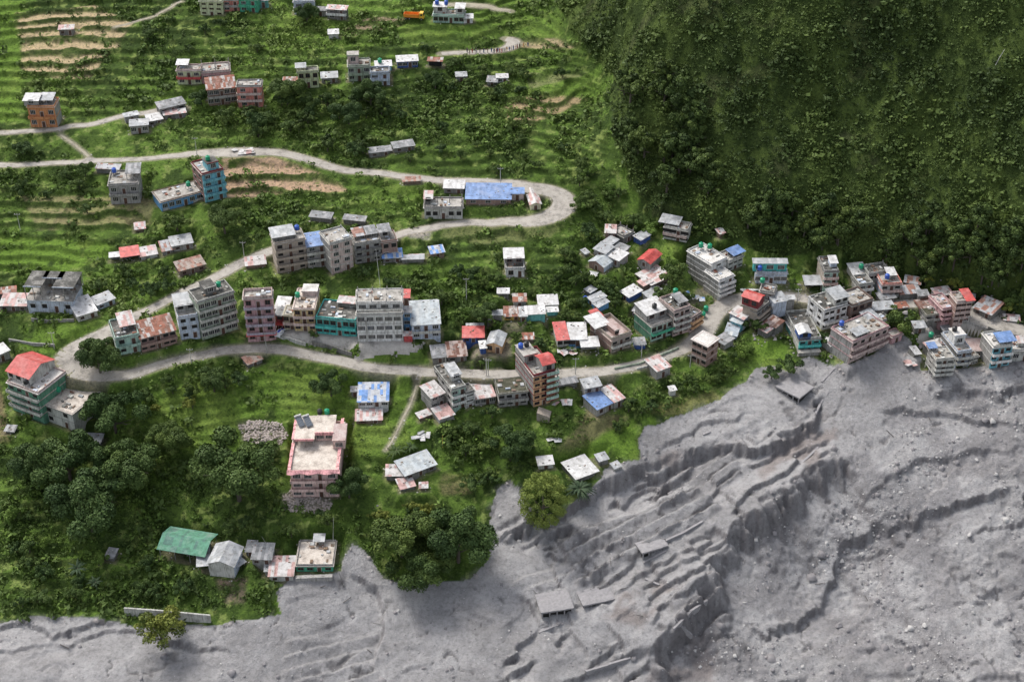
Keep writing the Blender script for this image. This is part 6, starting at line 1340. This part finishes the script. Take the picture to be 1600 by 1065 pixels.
pole(520,870,66,'tall bent bamboo flagpole behind the mint farmhouse', .08, False, wallmat('pale'), .07); pole(595,455,62,'tall curved white pole rising behind the apartment house', -.05, False, wallmat('white'), .07); pole(692,700,20,'flag pole beside the meadow shed', 0, False, wallmat('gold'), .08); pole(1553,105,22,'leaning mast on the mountainside', .4, False, wallmat('pale'), .12); pole(437,885,50,'long thin bamboo bending over the stained huts', -.35, False, wallmat('pale'), .06); pole(538,918,26,'broken pole leaning over the mud beside the farmhouse', -.2, False, wallmat('dconc'), .1)
def wire(a, b, label):
    m = MB(); p = [a.lerp(b, k / 10) - Vector((0, 0, 4 * (k / 10) * (1 - k / 10) * 1.2)) for k in range(11)]; m.tube([tuple(x - a) for x in p], .025, wallmat('black'), 4); o = m.build('power_line'); o.location = a; tag(o, label, 'wire', 'wires between the poles')
wire(tops[4], tops[6], 'wire from the rubble yard pole to the dark roof pole'); wire(tops[4], tops[7], 'wire from the rubble yard pole to the tower pole'); wire(tops[7], tops[9], 'wire from the tower pole to the green complex'); wire(tops[3], tops[10], 'wire from the pink tower pole to the apartment house pole'); wire(tops[9], tops[12], 'wire from the green complex to the brick house pole'); wire(tops[3], tops[11], 'wire from the pink tower pole to the rusty row pole')
# ================================================================ crumpled sheets, cloths, small things
def sheets(px_, py_, n, R, label, keys=('wtin', 'tin')):
    X, Y, Z = hit(px_, py_); m = MB(); r2 = random.Random(label)
    for i in range(n):
        x, y = r2.uniform(-R, R), r2.uniform(-R * .6, R * .6); a = r2.uniform(0, 3); c, s = math.cos(a), math.sin(a); w_, l_ = r2.uniform(.5, .9), r2.uniform(.8, 1.6); z = .15 + i * .07
        q_ = [(x + c * u - s * v, y + s * u + c * v, z + r2.uniform(0, .35)) for u, v in ((-l_, -w_), (l_, -w_), (l_, w_), (-l_, w_))]; m.sheet(q_, .04, metmat(r2.choice(keys)))
    o = m.build('scrap_sheets'); o.location = (X, Y, Z); tag(o, label, 'scrap metal', 'heaps of loose roofing sheets')
sheets(655,684,9,2.6,'crumpled white roofing sheets lying in the grass'); sheets(575,265,1,.1,'') if False else None
sheets(868,690,3,1.2,'few loose pale sheets near the dark bank tree'); sheets(378,240,8,3.2,'pale rubble and sheets where the upper road forks', ('rwhite','wtin')); sheets(440,768,1,.1,'') if False else None
sheets(885,552,7,2.2,'broken white planks before the big white tin roof', ('wtin','rwhite')); sheets(880,628,7,2.4,'fallen pale sheets beside the orange tower', ('tin','rwhite')); sheets(1170,455,6,2,'torn white sheets beside the flat grey house'); sheets(1085,465,8,3,'coloured rubbish and sheets below the white tower', ('wtin','rwhite','bluet')); sheets(920,430,5,2,'scattered pale sheets under the tin roof cluster'); sheets(1535,480,8,3.6,'fallen roofing on the slope behind the wide road', ('rwhite','mix')); sheets(1480,560,7,3,'crushed sheets inside the mud edge group', ('tin','mix')); sheets(1415,455,8,3.6,'scattered roof scraps by the mountain foot road', ('mix','rwhite')); sheets(1180,575,1,.1,'') if False else None
sheets(1420,568,4,1.4,'orange and pale board lying on the mud', ('rwhite',)); sheets(20,470,4,2,'small scraps beside the faded tin shed', ('rwhite',))
# hay and prayer flags
def truck(px_, py_):
    X, Y, Z = hit(px_, py_); e = empty('truck', (X, Y, Z + .1), -.12); tag(e, 'orange tipper truck on the brown field near the top', 'truck'); O_ = flatmat('truck_orange', (.75, .25, .03), .4); T_ = flatmat('rubber', (.02, .02, .02), .8)
    m = MB(); m.hexa([(1.9, -1.15, .7), (3.5, -1.15, .7), (3.5, 1.15, .7), (1.9, 1.15, .7)], [(1.95, -1.1, 2.7), (3.2, -1.1, 2.7), (3.2, 1.1, 2.7), (1.95, 1.1, 2.7)], flatmat('truck_yellow', (.8, .45, .04), .4)); c = m.build('cab', e)
    m = MB(); m.hexa([(3.42, -1, 1.7), (3.47, -1, 1.7), (3.47, 1, 1.7), (3.42, 1, 1.7)], [(3.28, -1, 2.5), (3.33, -1, 2.5), (3.33, 1, 2.5), (3.28, 1, 2.5)], GLASS); m.box(2.3, 3.0, -1.17, -1.13, 1.7, 2.4, GLASS); m.build('windscreen', c)
    m = MB(); m.box(-3.8, 1.7, -1.2, 1.2, .95, 1.1, O_); m.box(-3.8, 1.7, -1.2, -1.1, 1.101, 2.2, O_); m.box(-3.8, 1.7, 1.1, 1.2, 1.101, 2.2, O_); m.box(1.6, 1.7, -1.099, 1.099, 1.101, 2.5, O_); m.box(-3.8, -3.7, -1.099, 1.099, 1.101, 2.2, O_); m.build('cargo_bed', e)
    m = MB(); m.box(-3.7, 3.3, -.5, .5, .6, .94, STEEL); m.build('chassis', e)
    for x in (-3, -1.7, 2.6):
        for s in (-1, 1): m = MB(); m.tube([(x, s * .8, .5), (x, s * 1.15, .5)], .5, T_, 12); w_ = m.build('wheel', e); m = MB(); m.tube([(x, s * 1.151, .5), (x, s * 1.18, .5)], .24, STEEL, 8); m.build('rim', w_)
truck(648,31)
def car(px_, py_):
    X, Y, Z = hit(px_, py_); e = empty('car', (X, Y, Z + .12), 1.25); tag(e, 'white and blue car parked in the yard below the narrow red-brown house', 'car'); B_ = flatmat('car_white', (.7, .72, .75), .3); U_ = flatmat('car_blue', (.04, .08, .45), .3); T_ = flatmat('rubber', (.02, .02, .02), .8)
    m = MB(); m.hexa([(-2, -.85, .3), (2, -.85, .3), (2, .85, .3), (-2, .85, .3)], [(-1.95, -.82, .9), (1.9, -.78, .85), (1.9, .78, .85), (-1.95, .82, .9)], B_); m.hexa([(-1.6, -.78, .905), (.9, -.76, .905), (.9, .76, .905), (-1.6, .78, .905)], [(-1.3, -.65, 1.45), (.4, -.65, 1.45), (.4, .65, 1.45), (-1.3, .65, 1.45)], B_); m.box(.95, 1.85, -.3, .3, .87, .9, U_); m.box(-1.2, .3, -.35, .35, 1.452, 1.47, U_); m.build('body', e)
    m = MB(); m.hexa([(.9, -.7, .94), (.93, -.7, .94), (.93, .7, .94), (.9, .7, .94)], [(.43, -.6, 1.4), (.46, -.6, 1.4), (.46, .6, 1.4), (.43, .6, 1.4)], GLASS); m.build('windscreen', e)
    for x in (-1.25, 1.25):
        for s in (-1, 1): m = MB(); m.tube([(x, s * .7, .3), (x, s * .88, .3)], .32, T_, 12); m.build('wheel', e)
car(438,523)
# a person: one skinned body and its clothes
def person_mesh():
    V_ = [(0,0,.95),(0,0,1.2),(0,0,1.42),(0,0,1.5),(0,.01,1.62),(.1,0,.92),(.12,0,.5),(.13,0,.08),(.13,-.14,.03),(-.1,0,.92),(-.12,.03,.5),(-.13,.03,.08),(-.13,-.11,.03),(.19,0,1.4),(.25,0,1.12),(.24,-.06,.86),(.24,-.08,.76),(-.19,0,1.4),(-.25,0,1.12),(-.24,-.06,.86),(-.24,-.08,.76)]
    E_ = [(0,1),(1,2),(2,3),(3,4),(0,5),(5,6),(6,7),(7,8),(0,9),(9,10),(10,11),(11,12),(2,13),(13,14),(14,15),(15,16),(2,17),(17,18),(18,19),(19,20)]
    R_ = [.14,.13,.12,.055,.105,.095,.065,.045,.04,.095,.065,.045,.04,.06,.045,.035,.04,.06,.045,.035,.04]
    out = []
    for nm, ids, k, mat in (('person', range(21), 1.0, flatmat('skin', (.3, .17, .1), .6)), ('clothes', [0,1,2,5,6,7,9,10,11,13,14,17,18], 1.22, None)):
        ids = list(ids); mp = {a: b for b, a in enumerate(ids)}; me = bpy.data.meshes.new(nm); me.from_pydata([V_[a] for a in ids], [(mp[a], mp[b]) for a, b in E_ if a in mp and b in mp], [])
        o = bpy.data.objects.new(nm, me); C.objects.link(o); sk = o.modifiers.new('skin', 'SKIN')
        for a in ids: me.skin_vertices[0].data[mp[a]].radius = (R_[a] * k, R_[a] * k * .85)
        me.skin_vertices[0].data[0].use_root = True; dg = bpy.context.evaluated_depsgraph_get(); o2 = bpy.data.meshes.new_from_object(o.evaluated_get(dg)); o2.materials.clear()
        if mat: o2.materials.append(mat)
        bpy.data.objects.remove(o); out.append(o2)
    return out
pm_, cm_ = person_mesh(); rp = random.Random(2); cms = []
for c in ((.06,.07,.1),(.35,.05,.04),(.5,.5,.48),(.04,.1,.25),(.1,.08,.06),(.5,.25,.05)):
    k = cm_.copy(); k.materials.append(flatmat('cloth_%d' % len(cms), c, .9)); cms.append(k)
HM = MB(); HM.cyl(0, .02, 1.6, 1.76, .115, flatmat('hair', (.01, .01, .01), .6), 8, .06); ho = HM.build('hair'); hme = ho.data; bpy.data.objects.remove(ho)
pp = [(730,83),(738,83.5),(744,84),(750,83.2),(756,83.5),(762,83.2),(768,82.6),(772,83.4),(778,82.3),(781,83),(786,82),(789,82),(792,81),(796,80.5),(799,80),(802,78.5),(805,77.5),(808,77),(812,76),(818,75),(825,74),(734,85),(776,84),(784,83.6)]
for a, b in pp:
    X, Y, Z = hit(a, b); o = bpy.data.objects.new('person', pm_); C.objects.link(o); s = rp.uniform(.95, 1.08); o.location = (X, Y, Z + .05); o.scale = (s,) * 3; o.rotation_euler = (0, 0, rp.uniform(0, 6.28)); tag(o, 'person standing in the line of people on the far road bend', 'person', 'people on the far road')
    inst(rp.choice(cms), 'clothes', o); inst(hme, 'hair', o)
